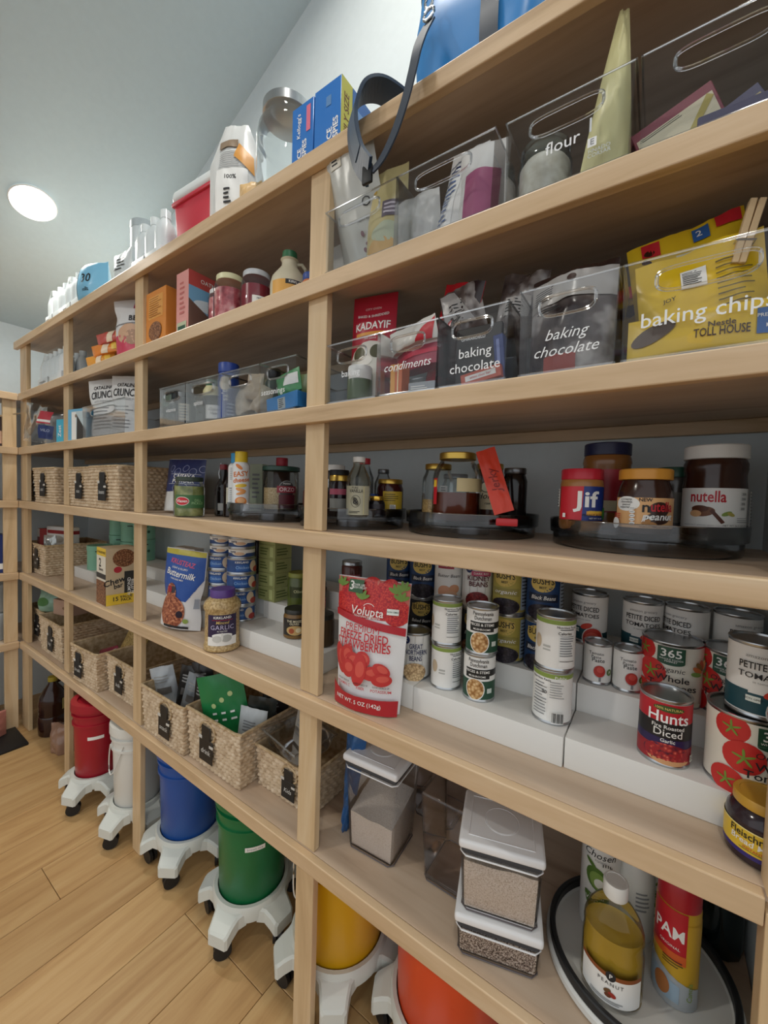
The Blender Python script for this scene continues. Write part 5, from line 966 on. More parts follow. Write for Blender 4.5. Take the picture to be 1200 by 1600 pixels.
for x, y, c, f, lb in ((-.205, .098, '#e3c42c', p_easy, 'spray cheese can with a yellow cap and orange swirls'), (-.265, .125, '#2f97d2', p_easyb, 'spray cheese can with a blue cap showing its back label')):
    jar('spray_cheese_can', lb, 'spray can', x, y, ZTD, [(.0245, 0), (.026, .002), (.0262, .006), (.0262, .132), (.025, .137), (.022, .142), (.019, .145)], .0185, .034, mat('#e4e6e6', .35), mat(c, .4), f, 0, lr=.0264, ribs=True)
def p_orzo(P, r): P.ell(.018, .065, .026, .028, mat('#8d8d8d', .4)); P.ell(.018, .065, .024, .026, mat('#2e2c2c', .4)); P.rect(-.012, .055, .05, .076, mat('#8f1f30', .4)); P.text('ORZO', .019, .065, .017, mat('#d8c8c8', .5), .03); P.rect(-.006, .008, .045, .05, mat('#5a1a24', .4)); P.text('MARIA', .018, .083, .008, PAPER)
jar('pasta_canister', 'clear canister of orzo with a dark green lid and red label', 'food canister', -.128, .19, ZTD, [(.05, 0), (.055, .005), (.055, .118), (.05, .125)], .058, .014, clear('#e4e4e2', .2, .04), mat('#24473c', .4), p_orzo, 0, lr=.0553, contents=[(.05, .004), (.052, .01), (.052, .07)], cmat=speckle('orzo', 260, [(.3, '#a58a5c'), (.5, '#cdb488'), (.7, '#e2d0aa')], .5, bump=.4))
jar('bottle', 'bottle with a bright red cap behind the orzo canister', 'bottle', -.2, .255, ZTD, [(.026, 0), (.028, .003), (.028, .125), (.019, .145)], .0195, .03, mat('#50302a', .3), mat('#b02a3a', .4), None)
carton('small_box', 'pale green carton standing behind the blue-capped can', 'box', -.265, .2, ZTD, .045, .04, .15, mat('#b9c4ac', .5), lambda P, w, h: P.lines(-w*.3, h*.2, w*.3, h*.8, 6, GREYINK), rz=25)
jar('sauce_bottle', 'dark bottle with a cream label left of the spray cheese cans', 'bottle', -.342, .16, Z4, [(.024, 0), (.027, .003), (.027, .11), (.018, .13), (.012, .145), (.012, .155)], .014, .014, mat('#231512', .12), mat('#7a2530', .4), lambda P, r: (P.rect(-.018, .045, .03, .1, mat('#d9d3bd', .5)), P.rect(-.01, .05, .014, .066, INK), P.lines(-.012, .075, .02, .095, 3, INK)), 0, lr=.0272)
for i, (x, y) in enumerate(((-.41, .175), (-.455, .215), (-.5, .25))):
    t = jar('swing_top_bottle', ('dark swing-top bottle right behind the pickle jar', 'dark swing-top bottle, middle of three behind the pickle jar', 'dark swing-top bottle farthest left behind the pickle jar')[i], 'bottle', x, y, Z4, [(.026, 0), (.029, .003), (.029, .09), (.022, .115), (.0125, .135), (.0125, .165)], .0135, .018, mat('#1a1413', .1), mat('#8d2a34', .4), lambda P, r: P.rect(-.02, .02, .02, .045, mat('#c9c9c4', .5)) if True else 0, 0, lr=.0292)
    MB().tube([(.014, 0, .13), (.017, 0, .15), (.01, 0, .186), (-.01, 0, .186), (-.017, 0, .15), (-.014, 0, .13)], .0013, STEEL, 6).build('wire_bail', t)
jar('sauce_jar', 'small jar of reddish brown sauce with a silver lid beside the middle post', 'jar', .036, .17, ZTD, [(.028, 0), (.0305, .003), (.0305, .06), (.027, .068)], .028, .012, mat('#5d3428', .15), STEEL, None, 0)
jar('sauce_jar', 'tall jar with a white lid and white label band beside the middle post', 'jar', .052, .242, ZTD, [(.03, 0), (.0315, .003), (.0315, .12), (.029, .127)], .03, .018, mat('#2a2526', .2), PAPER, lambda P, r: (P.rect(-.04, .075, .04, .1, PAPER), P.text('TAHINI', 0, .087, .012, INK, .02)), 0, lr=.0317)
# third shelf, second bay
riser(-.245, .14, .105, 'white tiered riser left of the middle post, under the relish jars')
riser(-.665, -.2455, .125, 'white tiered riser behind the pancake mix pouch')
def p_gar(P, r):
    P.rect(-.045, .022, .045, .115, mat('#2c2044', .4)); P.rect(-.045, .022, .045, .048, PAPER); P.ell(.0, .052, .03, .008, PAPER); P.text('KIRKLAND', .0, .107, .0105, PAPER, .04); P.rect(-.03, .099, .03, .1, RED); P.text('Minced', .0, .092, .0125, mat('#cdb46a', .5), .02, .2); P.text('GARLIC', .0, .077, .019, mat('#b9b3d0', .5), .01, sp=1.05); P.text('IN WATER', .0, .066, .006, PAPER); P.ell(-.014, .043, .014, .01, mat('#c9c9c4', .5)); P.ell(.012, .044, .015, .011, mat('#b3b3ae', .5)); P.ell(.0, .05, .003, .012, mat('#dededa', .5))
GAR = speckle('minced_garlic', 150, [(.3, '#8a6f45'), (.5, '#b79a68'), (.7, '#d4bd90')], .35)
jar('garlic_jar', 'big jar of minced garlic with a purple lid and purple label at the shelf front', 'jar', -.236, .061, Z3, [(.046, 0), (.0525, .004), (.0535, .014), (.05, .02), (.05, .12), (.0545, .128), (.0545, .136), (.05, .148), (.038, .16), (.033, .163)], .0365, .024, GAR, mat('#5a3a86', .4), p_gar, 0, lr=.0503)
def p_but(P, w, h):
    P.quad([(-w*.5, h*.42), (w*.2, h*.36), (w*.5, h*.64), (w*.5, h*.93)][:4], mat('#2350a0', .35)); P.rect(-w*.5, h*.42, w*.28, h*.93, mat('#2350a0', .35)); P.quad([(w*.2, h*.42), (w*.36, h*.5), (w*.5, h*.66), (w*.5, h*.93)], mat('#2350a0', .35)); P.rect(w*.2, h*.66, w*.5, h*.93, mat('#2350a0', .35))
    P.rect(-w*.5, h*.93, w*.5, h*.995, mat('#bdb13c', .4)); P.text('KRUSTEAZ', .0, h*.835, .023, mat('#d0567a', .5), .06, .1, -.12, wid=w*.62); P.text('LIGHT & FLUFFY', -.005, h*.765, .009, PAPER, .02, 0, -.1); P.text('Buttermilk', -.004, h*.695, .031, PAPER, .03, .15, -.12, wid=w*.72); P.text('PANCAKE MIX', -.01, h*.63, .008, PAPER, .02, 0, -.1)
    P.ell(-w*.13, h*.22, w*.34, h*.21, FOOD); P.ell(-w*.16, h*.45, w*.14, h*.13, FOOD); P.ell(-w*.1, h*.5, .01, .012, mat('#2a1a24', .3)); P.ell(-w*.2, h*.5, .01, .012, mat('#a8202c', .3)); P.ell(w*.1, h*.2, .012, .012, mat('#22162a', .3)); P.rect(-w*.3, h*.02, w*.3, h*.05, INK); P.rect(w*.36, h*.28, w*.46, h*.4, mat('#9aa0aa', .5)); P.ell(w*.24, h*.12, .009, .008, GREENL)
pouch('pancake_mix_pouch', 'blue and white buttermilk pancake mix pouch with a yellow seal at the shelf front', 'food pouch', -.492, .068, Z3, .158, .272, .066, mat('#dfdfe0', .35), p_but, rz=22, tilt=-2, roll=4, wr=.004, seed=40.3, wf=lambda v: 1.02-.14*math.exp(-((v-.36)/.14)**2)-.0*v, tpow=.5, back=mat('#c9cacb', .4))
def p_apr(P, r): P.rect(-.035, .035, .05, .095, mat('#d8d0bd', .5)); P.rect(-.02, .078, .025, .086, INK); P.text('apricot', .0, .07, .009, mat('#8a5a34', .5)); P.ell(.02, .052, .014, .014, mat('#c4763c', .5)); P.lines(-.025, .042, .0, .06, 3, GREYINK)
jar('preserve_jar', 'jar of orange preserve with a pale label beside the second post', 'jar', -.625, .165, ST1, [(.034, 0), (.038, .004), (.0385, .1), (.034, .115)], .0355, .014, mat('#8a5420', .2), mat('#a08a4a', .35, .6), p_apr, 0, lr=.0387)
MUT = mat('#5d7a8c', .5)
for i, (x, lb) in enumerate(((-.62, 'grey blue carton at the back, left of two'), (-.545, 'grey blue carton at the back, right of two'))):
    t = carton('milk_carton', lb, 'carton', x, .322, ST3, .062, .06, .165, MUT, lambda P, w, h: (P.rect(-w*.2, h*.86, w*.3, h*.9, INK), P.text('ORZO', -w*.28, h*.5, .02, PAPER, .02, 0, PI/2), P.quad([(-w*.1, 0), (w*.4, 0), (w*.2, h*.3), (w*.05, h*.5)], mat('#7a4038', .5))))
    MB().lathe([(0, .165), (.013, .165), (.013, .18), (0, .18)], PAPER, 20, (0, .03, 0)).build('screw_cap', t)
jar('ketchup_bottle', 'red sauce bottle with a dark blue cap behind the pancake pouch', 'bottle', -.478, .255, ST2, [(.03, 0), (.032, .003), (.032, .07), (.026, .09)], .024, .02, mat('#7a1a26', .25), mat('#22305c', .4), None)
jar('jar', 'dark jar with a steel lid in the back row behind the pancake pouch', 'jar', -.42, .34, ST3, [(.03, 0), (.033, .003), (.033, .12), (.03, .13)], .032, .012, mat('#3a2a22', .2), STEEL, None)
def l_chick(P, r, h): P.rect(-PI*r, .006, PI*r, h-.006, mat('#244a86', .4)); P.rect(-.04, h*.2, .0, h*.6, mat('#2f62ac', .4)); P.text('KIRKLAND', -.022, h*.75, .009, PAPER, .04); P.text('Chicken', -.02, h*.42, .013, mat('#9ac0e8', .5), .02); P.ell(.018, h*.5, .014, h*.36, mat('#d8c3a6', .5)); P.ell(.03, h*.28, .014, h*.2, mat('#a83a34', .5)); P.rect(.045, .008, .075, h-.008, mat('#cdd3da', .5)); P.lines(.047, h*.2, .073, h*.85, 6, GREYINK)
def l_tuna(P, r, h): P.rect(-PI*r, .004, PI*r, h*.5, mat('#27467e', .4)); P.ell(-.01, h*.55, .024, h*.3, mat('#e8e4da', .5)); P.ell(-.008, h*.45, .016, h*.16, mat('#d9b594', .5)); P.text('tuna', -.03, h*.65, .012, NAVY, .03)
for k, (x, y, lb) in enumerate(((-.29, .167, 'right column'), (-.40, .168, 'left column'))):
    for i in range(4): can(x, y, ST1+i*.0524, .047, .052, f'blue canned chicken tin, {("lowest", "second", "third", "top")[i]} of the {lb} beside the garlic jar', l_chick, 10+6*i if k == 0 else -6, 'stacked blue chicken cans')
    for i in range(3): can(x, y, ST1+4*.0524+i*.0334, .043, .033, f'flat white and blue tuna can, {("lowest", "middle", "top")[i]} of three on the {lb} of chicken cans', l_tuna, 5*i, 'stacked flat tuna cans')
GB = mat('#a2a76c', .5)
for i in range(5): carton('cracker_box', f'pale green box in the stack left of the relish jars, {("bottom", "second", "third", "fourth", "top")[i]}', 'box', -.235, .226, ST2+i*.0484, .085, .075, .048, GB, lambda P, w, h: (P.lines(-w*.4, h*.2, w*.1, h*.8, 3, mat('#5d6a34', .5)), P.rect(w*.2, h*.15, w*.4, h*.85, mat('#c3cc8c', .5))), lambda P, d, h: P.lines(d*.1, h*.2, d*.8, h*.8, 3, mat('#5d6a34', .5)), group='stacked pale green boxes')
def p_rel(P, r): P.rect(-.04, .012, .045, .062, mat('#26221f', .4)); P.text('THE MIXED\nOLIVES', .0, .05, .009, mat('#e8e0c0', .5), .03); P.ell(.002, .027, .026, .014, mat('#c9a66a', .5)); P.ell(-.008, .026, .008, .008, mat('#a8502c', .5)); P.ell(.012, .028, .008, .007, mat('#e8d8b0', .5))
jar('relish_jar', 'squat jar with a dark food label on the lowest step beside the middle post', 'jar', -.02, .165, ST1, [(.033, 0), (.037, .003), (.0375, .064), (.033, .074)], .035, .013, mat('#7a5a2c', .25), mat('#2a2a24', .4), p_rel, -8, lr=.0377)
jar('relish_jar', 'jar with bean label and black lid, upper step behind the squat jar', 'jar', -.03, .255, ST2, [(.033, 0), (.036, .003), (.036, .072), (.032, .08)], .034, .013, mat('#5d4a34', .25), mat('#26241f', .4), lambda P, r: (P.rect(-.035, .01, .04, .045, SALSA), P.rect(-.035, .05, .04, .066, mat('#33312a', .4)), P.text('BEANS', 0, .058, .01, PAPER)), 0, lr=.0362)
jar('olive_jar', 'jar of green olives with an olive lid on the upper step', 'jar', -.105, .252, ST2, [(.032, 0), (.035, .003), (.035, .088), (.03, .1)], .033, .015, mat('#55602c', .2), mat('#8a8f3a', .4), lambda P, r: (P.rect(-.03, .035, .03, .07, mat('#39421f', .4)), P.text('Olive', 0, .055, .014, mat('#c9c99a', .5), .02)), 0, lr=.0352)
jar('relish_jar', 'pink-label jar with a pale lid at the back near the middle post', 'jar', .045, .345, ST3, [(.032, 0), (.034, .003), (.034, .082), (.03, .09)], .033, .013, mat('#5d2f2a', .2), STEEL, lambda P, r: P.rect(-.03, .02, .03, .06, mat('#a8505c', .5)), 0, lr=.0342)
jar('relish_jar', 'dark relish jar on the lowest step half behind the middle post', 'jar', .085, .165, ST1, [(.033, 0), (.036, .003), (.036, .07), (.032, .078)], .034, .013, mat('#4d3a24', .25), mat('#2a2a24', .4), None)
# second shelf, second bay: baskets
basket(-.511, .022, Z2, .262, .27, .165, 'woven basket of dark snack packs right of the second post', 0, 'snack', tagx=.03)
basket(-.234, .036, Z2, .258, .27, .17, 'woven basket with a big green packet, centre of the second bay', 0, 'drink', tagx=-.02)
basket(.025, .09, Z2, .215, .26, .125, 'low woven basket with a clear tray on top, left of the middle post', 0, 'Kids', tagx=.03)
for i, (x, y, c, rl, lb, hh) in enumerate(((-.6, .1, '#b3b8bc', -12, 'silver packet standing at the left of the dark snack basket', .2), (-.55, .12, '#2a2826', 8, 'black packet second from left in the dark snack basket', .21), (-.5, .1, '#8f9498', 14, 'grey packet in the middle of the dark snack basket', .2), (-.46, .16, '#262321', -8, 'black packet at the back of the dark snack basket', .23), (-.43, .11, '#38332f', 6, 'dark brown packet at the right of the dark snack basket', .2))):
    pouch('snack_packet', lb, 'packet', x, y, Z2+.01, .085, hh, .035, mat(c, .35), lambda P, w, h: (P.rect(-w*.3, h*.5, w*.3, h*.62, mat('#6a6662', .5)), P.lines(-w*.35, h*.7, w*.3, h*.85, 3, mat('#9a9894', .5))), roll=rl, rz=40-6*i, wr=.008, seed=50+i*1.7)
pouch('snack_packet', 'big bright green packet sticking out of the middle basket', 'packet', -.225, .1, Z2+.02, .15, .25, .03, mat('#1f7a42', .35), lambda P, w, h: ([P.ell(-w*.2+w*.2*k, h*(.62+.06*k), .008, .008, mat('#b9c98a', .5)) for k in range(3)], [P.lines(-w*.25+w*.2*k, h*.38, -w*.12+w*.2*k, h*.55, 2, PAPER, .3) for k in range(3)]), rz=32, roll=-14, tilt=-4, wr=.005, seed=60.1)
for i, (x, y, c, lb) in enumerate(((-.155, .13, '#1f2421', 'black packet right of the green packet in the middle basket'), (-.17, .2, '#2f2a28', 'dark packet at the back of the middle basket'), (-.165, .11, '#c3c8ca', 'white folded packet at the right edge of the middle basket'))):
    pouch('snack_packet', lb, 'packet', x, y, Z2+.01, .09, .215 if i < 2 else .185, .03, mat(c, .35), lambda P, w, h: P.lines(-w*.3, h*.6, w*.3, h*.8, 4, GREYINK), rz=35-5*i, roll=6, wr=.007, seed=64+i*1.3)
ct = thing('clear_tray', 'clear plastic tray resting on the low basket', 'tray', (.025, .12, Z2+.1285), math.radians(-10))
b = MB(); b.rbox(-.085, .085, -.05, .09, 0, .05, clear('#f0f2f4', .25, .08), .008, 2, taper=.82); b.build('body', ct); MB().tube([(-.087, -.052, .05), (.087, -.052, .05), (.087, .092, .05), (-.087, .092, .05)], .003, clear('#f0f2f4', .25, .08), 6, True).build('rim', ct)
carton('snack_packet', 'grey card packet standing in the clear tray on the low basket', 'packet', .02, .14, Z2+.135, .06, .02, .1, mat('#a39c92', .5), lambda P, w, h: P.lines(-w*.3, h*.2, w*.3, h*.7, 4, GREYINK), rz=-18, rx=-10)
pouch('snack_packet', 'blue and white packet in the clear tray on the low basket', 'packet', .075, .13, Z2+.134, .06, .08, .03, mat('#5a7fae', .4), lambda P, w, h: P.rect(-w*.3, h*.3, w*.2, h*.7, PAPER), rz=-20, wr=.006, seed=70.1)

# ================================================================ third and fourth bays (far left)
bottlepack(-1.60, .03, Z7, 3, 2, 'shrink-wrapped bottle pack at the far left of the top shelf', .185, .036)
bottlepack(-1.37, .03, Z7, 3, 2, 'shrink-wrapped bottle pack next to the blue pack on the top shelf', .19, .036)
pouch('paper_pack', 'light blue plastic-wrapped pack on the top shelf above the second post', 'pack', -1.16, .05, Z7, .2, .15, .12, mat('#7fc0e2', .3), lambda P, w, h: (P.text('30', .03, h*.5, .05, INK, .02), P.text('rolls', .03, h*.2, .02, INK, .02), P.rect(-w*.48, h*.05, -w*.2, h*.9, mat('#d5ebf5', .3))), rz=6, wr=.006, seed=80.1, tpow=.3)
bottlepack(-1.66, .03, Z6, 5, 2, 'shrink-wrapped pack of white bottles in the far left bay, second shelf from the top', .175, .033)
jar('bottle', 'big round white bottle behind the wrapped pack in the far left bay', 'bottle', -1.53, .235, Z6, [(.04, 0), (.043, .004), (.043, .15), (.034, .17)], .034, .022, mat('#c3d0d6', .35), mat('#d3dde0', .4), None)
carton('snack_box', 'teal box deep in the third bay, second shelf from the top', 'box', -1.36, .2, Z6, .12, .1, .16, mat('#3a8fae', .45), lambda P, w, h: P.lines(-w*.4, h*.05, w*.4, h*.2, 2, OLIVE), lambda P, d, h: (P.rect(d*.1, h*.1, d*.9, h*.8, mat('#4aa0c0', .45)), P.rect(0, 0, d, h*.12, mat('#b9a44a', .5))))
carton('snack_box', 'blue box with a pink corner behind the orange packets', 'box', -1.18, .12, Z6, .09, .06, .15, mat('#3d7ec4', .45), lambda P, w, h: (P.rect(-w*.48, h*.75, -w*.2, h*.97, mat('#cf9ab8', .5)), P.rect(-w*.5, 0, w*.5, h*.2, mat('#5aa05a', .5))), rz=24)
for i, (x, zz, c, lb) in enumerate(((-1.1, 0, '#e09a34', 'lowest orange packet of three in the third bay'), (-1.07, .045, '#e88a35', 'middle orange packet of three in the third bay'), (-1.05, .092, '#c4554a', 'top red packet of three in the third bay'))):
    pouch('snack_packet', lb, 'packet', x, .055+.01*i, Z6+zz, .13, .05, .05, mat(c, .35), lambda P, w, h: (P.quad([(-w*.1, 0), (w*.1, 0), (w*.2, h), (0, h)], mat('#f0dcc0', .4)), P.rect(w*.25, h*.2, w*.4, h*.8, mat('#f2c850', .4))), rz=30, roll=-14, wr=.006, seed=82+i)
def p_pet(P, w, h): P.rect(-w*.5, 0, w*.5, h*.42, mat('#cf3f5c', .4)); P.ell(0, h*.42, w*.34, h*.16, mat('#d3ab8c', .5)); P.ell(w*.1, h*.36, w*.2, h*.12, mat('#b08a70', .5)); P.rect(w*.12, h*.82, w*.45, h*.96, mat('#a82a5a', .4)); P.text('BEEF', w*.2, h*.66, .03, INK, .03); P.rect(-w*.5, h*.575, w*.5, h*.59, GREYINK)
pouch('pet_food_bag', 'white and pink bag with a picture beside the second post', 'food bag', -.89, .095, Z6, .16, .25, .08, mat('#dedfe0', .4), p_pet, rz=28, roll=-4, wr=.006, seed=86.1, wf=lambda v: 1-.12*math.exp(-((v-.72)/.1)**2))
# fifth shelf, far bays
pb = pouch('wrapped_bag', 'clear crinkled plastic bag with a red and navy label hanging over the corner', 'plastic bag', -1.78, .055, Z5, .26, .2, .1, WRAP, lambda P, w, h: (P.rect(-w*.1, h*.5, w*.18, h*.82, mat('#c03a48', .4)), P.rect(-w*.1, h*.54, w*.18, h*.6, PAPER), P.rect(-w*.04, h*.12, w*.24, h*.46, mat('#22366e', .4)), P.text('HILO', w*.1, h*.33, .02, mat('#a8b4d0', .5), .02)), rz=32, roll=6, wr=.02, seed=87.1)
film = pouch('loose_film', 'loose end of clear film', 'film', -1.955, -.07, Z5+.13, .2, .085, .05, WRAP, None, rz=45, roll=-14, wr=.022, seed=88.1)
bpy.context.view_layer.update()
for ch in list(film.children):
    ml = pb.matrix_world.inverted() @ ch.matrix_world; ch.parent = pb; ch.matrix_local = ml; ch.name = 'loose_film'
bpy.data.objects.remove(film)
pouch('napkin_pack', 'white pack inside the plastic bag in the far left bay', 'pack', -1.78, .12, Z5, .2, .17, .09, mat('#9aa0a2', .4), None, rz=30, wr=.006, seed=89.1)
carton('tea_box', 'slim bright cyan box left of the first post', 'box', -1.478, .02, Z5, .05, .04, .11, mat('#48b4d2', .45), lambda P, w, h: P.text('Zest', .0, h*.5, .03, PAPER, .03, 0, PI/2), rz=15)
carton('tea_box', 'dark navy box with white letters behind the cyan box', 'box', -1.56, .07, Z5, .08, .05, .12, mat('#232c58', .45), lambda P, w, h: P.text('Cr', 0, h*.6, .04, mat('#b9c0dc', .5), .02), rz=15)
carton('cracker_box', 'light blue box with a white front right of the first post', 'box', -1.275, .022, Z5, .14, .12, .14, mat('#6fb4d8', .45), lambda P, w, h: (P.rect(-w*.3, h*.03, w*.48, h*.92, mat('#c3d3d8', .5)), P.rect(-w*.28, h*.05, -w*.05, h*.9, PAPER), P.quad([(-w*.02, h*.03), (w*.46, h*.03), (w*.46, h*.3), (w*.0, h*.8)], mat('#3a3634', .5)), P.ell(-w*.05, h*.78, .007, .008, mat('#8a7a6a', .5))), rz=10)
carton('cracker_box', 'dark red box standing behind the light blue box', 'box', -1.33, .2, Z5, .14, .05, .225, mat('#7a2430', .45), lambda P, w, h: P.rect(w*.4, 0, w*.5, h, mat('#c9a04a', .45)), rz=20)
def p_cat(P, w, h): P.text('CATALINA', .0, h*.84, .02, INK, .04); P.text('CRUNCH', .0, h*.71, .043, INK, .04, wid=w*.74); P.text('KETO FRIENDLY', .0, h*.6, .011, GREYINK); P.lines(-w*.3, h*.1, w*.3, h*.5, 7, GREYINK, .25)
for i, (x, y, rz, rl, lb) in enumerate(((-1.07, .066, 22, -4, 'white cereal pouch with black letters, left of two in the clear bin'), (-.945, .085, 22, 3, 'white cereal pouch with black letters, right of two by the second post'))):
    pouch('cereal_pouch', lb, 'food pouch', x, y, Z5+.004, .17, .242, .06, mat('#dcdddc', .4), p_cat, rz=rz, roll=rl, wr=.005, seed=90+i, wf=lambda v: 1-.22*math.exp(-((v-.45)/.16)**2), group='white cereal pouches')
clearbin(-1.17, -.772, .006, Z5, .3, .13, 'wide clear bin holding the white cereal pouches in the third bay', None)
# fourth shelf, far bays: baskets
basket(-1.229, .025, Z4, .25, .28, .17, 'woven basket on the fourth shelf right of the first post', 0, 'rice')
basket(-.972, .02, Z4, .25, .28, .172, 'woven basket on the fourth shelf left of the second post', 0, 'beans')
basket(-1.645, .012, Z4, .29, .28, .172, 'woven basket on the fourth shelf left of the first post', 0, 'oats')
basket(-1.945, .064, Z4, .27, .28, .165, 'woven basket on the fourth shelf in the far corner', 0, 'pasta')
jar('canister', 'white round canister behind the far left baskets', 'canister', -1.56, .36, Z4, [(.04, 0), (.042, .004), (.042, .2)], .043, .02, mat('#c9ccc8', .5), mat('#c9ccc8', .5), None)
# third shelf, far bays
riser(-1.72, -.72, .153, 'long white tiered riser under the green tins in the third bay', D=[(0, .115), (.116, .245)])
MINT = mat('#7fb79c', .4)
def l_mint(P, r, h): P.rect(-.02, h*.88, .018, h*.93, INK); P.ell(.02, h*.55, .007, .007, mat('#2f5c48', .5)); [P.rect(-.03, h*(.25+.1*i), .03-.02*(i % 2), h*(.255+.1*i), mat('#5a8f78', .5)) for i in range(5)]
def tin(x, y, z, r, h, lb):
    t = thing('round_tin', lb, 'tin', (x, y, z+.0004), face(x, y, 0), 'mint green round tins')
    MB().lathe([(0, 0), (r-.002, 0), (r, .002), (r, h*.82), (r-.001, h*.82)], MINT, 40).build('body', t)
    MB().lathe([(r+.0015, h*.8), (r+.002, h*.805), (r+.002, h*.99), (r-.001, h), (r-.005, h-.002), (0, h-.002)], MINT, 40, cap=False).build('lid', t)
    P = Print(cylS(r+.0022)); l_mint(P, r, h*.86); P.build(t)
tin(-1.55, .211, ST1, .055, .125, 'mint green tin at the front of the tin group')
tin(-1.62, .335, ST2, .05, .11, 'mint green tin on the second step, lower, behind the front tin'); tin(-1.62, .335, ST2+.1104, .05, .11, 'mint green tin stacked on another just right of the first post')
tin(-1.48, .335, ST2, .05, .085, 'mint green tin, lower of the middle stack'); tin(-1.48, .335, ST2+.0854, .05, .11, 'mint green tin, upper of the middle stack')
tin(-1.34, .335, ST2, .05, .11, 'mint green tin, lower of the right stack'); tin(-1.34, .335, ST2+.1104, .05, .085, 'mint green tin in the shade, upper of the right stack')
def p_kf(P, w, h): P.rect(-w*.5, h*.86, w*.5, h, YEL); P.text('15 VALUE PACK', 0, h*.92, .014, INK, .03); P.rect(-w*.5, h*.42, w*.5, h*.86, mat('#e6dfce', .5)); P.text('2', -.012, h*.73, .05, INK, .05); P.text('flavors', 0, h*.62, .018, INK, .03); P.rect(-w*.5, h*.46, w*.5, h*.55, mat('#3a3634', .5)); P.rect(-w*.5, 0, w*.5, h*.42, GRANOLA)
def p_ks(P, d, h): P.rect(0, 0, d, h, mat('#cdb897', .5)); P.ell(d*.56, h*.82, d*.36, h*.16, GRANOLA); P.ell(d*.36, h*.62, .015, .013, mat('#b82c3a', .5)); P.text('Chewy', d*.3, h*.42, .034, INK, .05, .2, .25); P.text('bar', d*.36, h*.33, .026, INK, .05, .2, .25); P.rect(d*.56, h*.19, d, h*.58, mat('#2f2e2c', .5)); P.text('ALMOND\nBUTTER', d*.78, h*.3, .018, PAPER, .03, 0, PI/2); P.rect(0, 0, d, h*.19, YEL); P.text('15', d*.28, h*.1, .024, INK, .05); P.text('VALUE\nPACK', d*.62, h*.1, .016, INK, .04)
carton('bar_box', 'tall snack bar box with yellow bands standing at the shelf front', 'box', -1.03, .026, Z3, .11, .118, .235, mat('#cdb897', .5), p_kf, p_ks, rz=-4)
for i, (x, lb) in enumerate(((-.93, 'small white box behind the snack bar box, left'), (-.85, 'small white box behind the snack bar box, right'))): carton('small_box', lb, 'box', x, .3, ST2, .07, .05, .11, mat('#d6d3cb', .5), lambda P, w, h: (P.rect(-w*.4, h*.5, w*.4, h*.8, INK), P.text('tea', 0, h*.65, .018, PAPER)), rz=8)
basket(-1.935, .055, Z3, .27, .27, .165, 'woven basket with boxes on the third shelf in the far left bay', 0, 'tea', tagx=.02)
carton('tea_box', 'white and red box standing in the far left basket', 'box', -1.915, .14, Z3+.01, .2, .05, .245, mat('#d8d6d0', .5), lambda P, w, h: (P.rect(-w*.46, h*.84, w*.46, h*.92, mat('#8f2a2c', .5)), P.ell(0, h*.72, .05, .02, mat('#b3ada2', .5))), lambda P, d, h: P.rect(0, h*.84, d, h*.92, mat('#8f2a2c', .5)), rz=14)
carton('tea_box', 'red box at the left end of the far left basket', 'box', -2.035, .085, Z3+.01, .04, .06, .23, mat('#a8403c', .5), lambda P, w, h: P.rect(-w*.5, h*.8, w*.5, h, PAPER), rz=0)
pouch('foil_packet', 'crinkled silver foil packet in the far left basket', 'packet', -1.865, .09, Z3+.01, .08, .205, .04, mat('#a9aba8', .25, .6), None, rz=25, wr=.012, seed=93.)
# second shelf, far bays
basket(-1.175, .02, Z2, .225, .29, .165, 'woven basket with a straw brush on the second shelf', 3, 'brush', tagx=-.04)
basket(-.905, .062, Z2, .275, .28, .165, 'woven basket on the second shelf left of the second post', 0, 'bulk', tagx=-.02)
basket(-1.665, .04, Z2, .30, .28, .185, 'large woven basket on the second shelf left of the first post', 0, 'bags', tagx=.02)
basket(-1.985, .07, Z2, .29, .28, .18, 'large woven basket under a green bag in the corner of the second shelf', 0, 'nuts', tagx=.02)
pouch('dried_noodles', 'bundle of straw-coloured noodles leaning out of the basket', 'food', -1.12, .16, Z2+.06, .11, .2, .06, speckle('straw_noodles', 160, [(.3, '#7a5f2c'), (.5, '#a88a4c'), (.7, '#c9ad6e')], .6, bump=.6), None, rz=20, roll=30, wr=.008, seed=94.)
pouch('snack_packet', 'dark red packet lying in the basket beside the noodles', 'packet', -1.18, .09, Z2+.02, .12, .13, .06, mat('#7a1f33', .35), lambda P, w, h: P.rect(-w*.4, h*.8, w*.2, h*.95, mat('#b3a89a', .5)), rz=10, roll=70, wr=.008, seed=95.)
pouch('produce_bag', 'sea-green translucent bag lying on the corner basket', 'bag', -1.865, .115, Z2+.188, .2, .11, .13, mat('#7f9f8c', .35), lambda P, w, h: P.ell(-w*.1, h*.5, w*.2, h*.2, mat('#3d6b34', .5)), rz=25, wr=.014, seed=96., tpow=.4)
carton('small_box', 'pinkish kraft box lying on the baskets left of the first post', 'box', -1.7, .09, Z2+.192, .14, .1, .08, mat('#b3917c', .6), lambda P, w, h: P.ell(w*.2, h*.5, .02, .008, mat('#7a5a3c', .6)), rz=12)
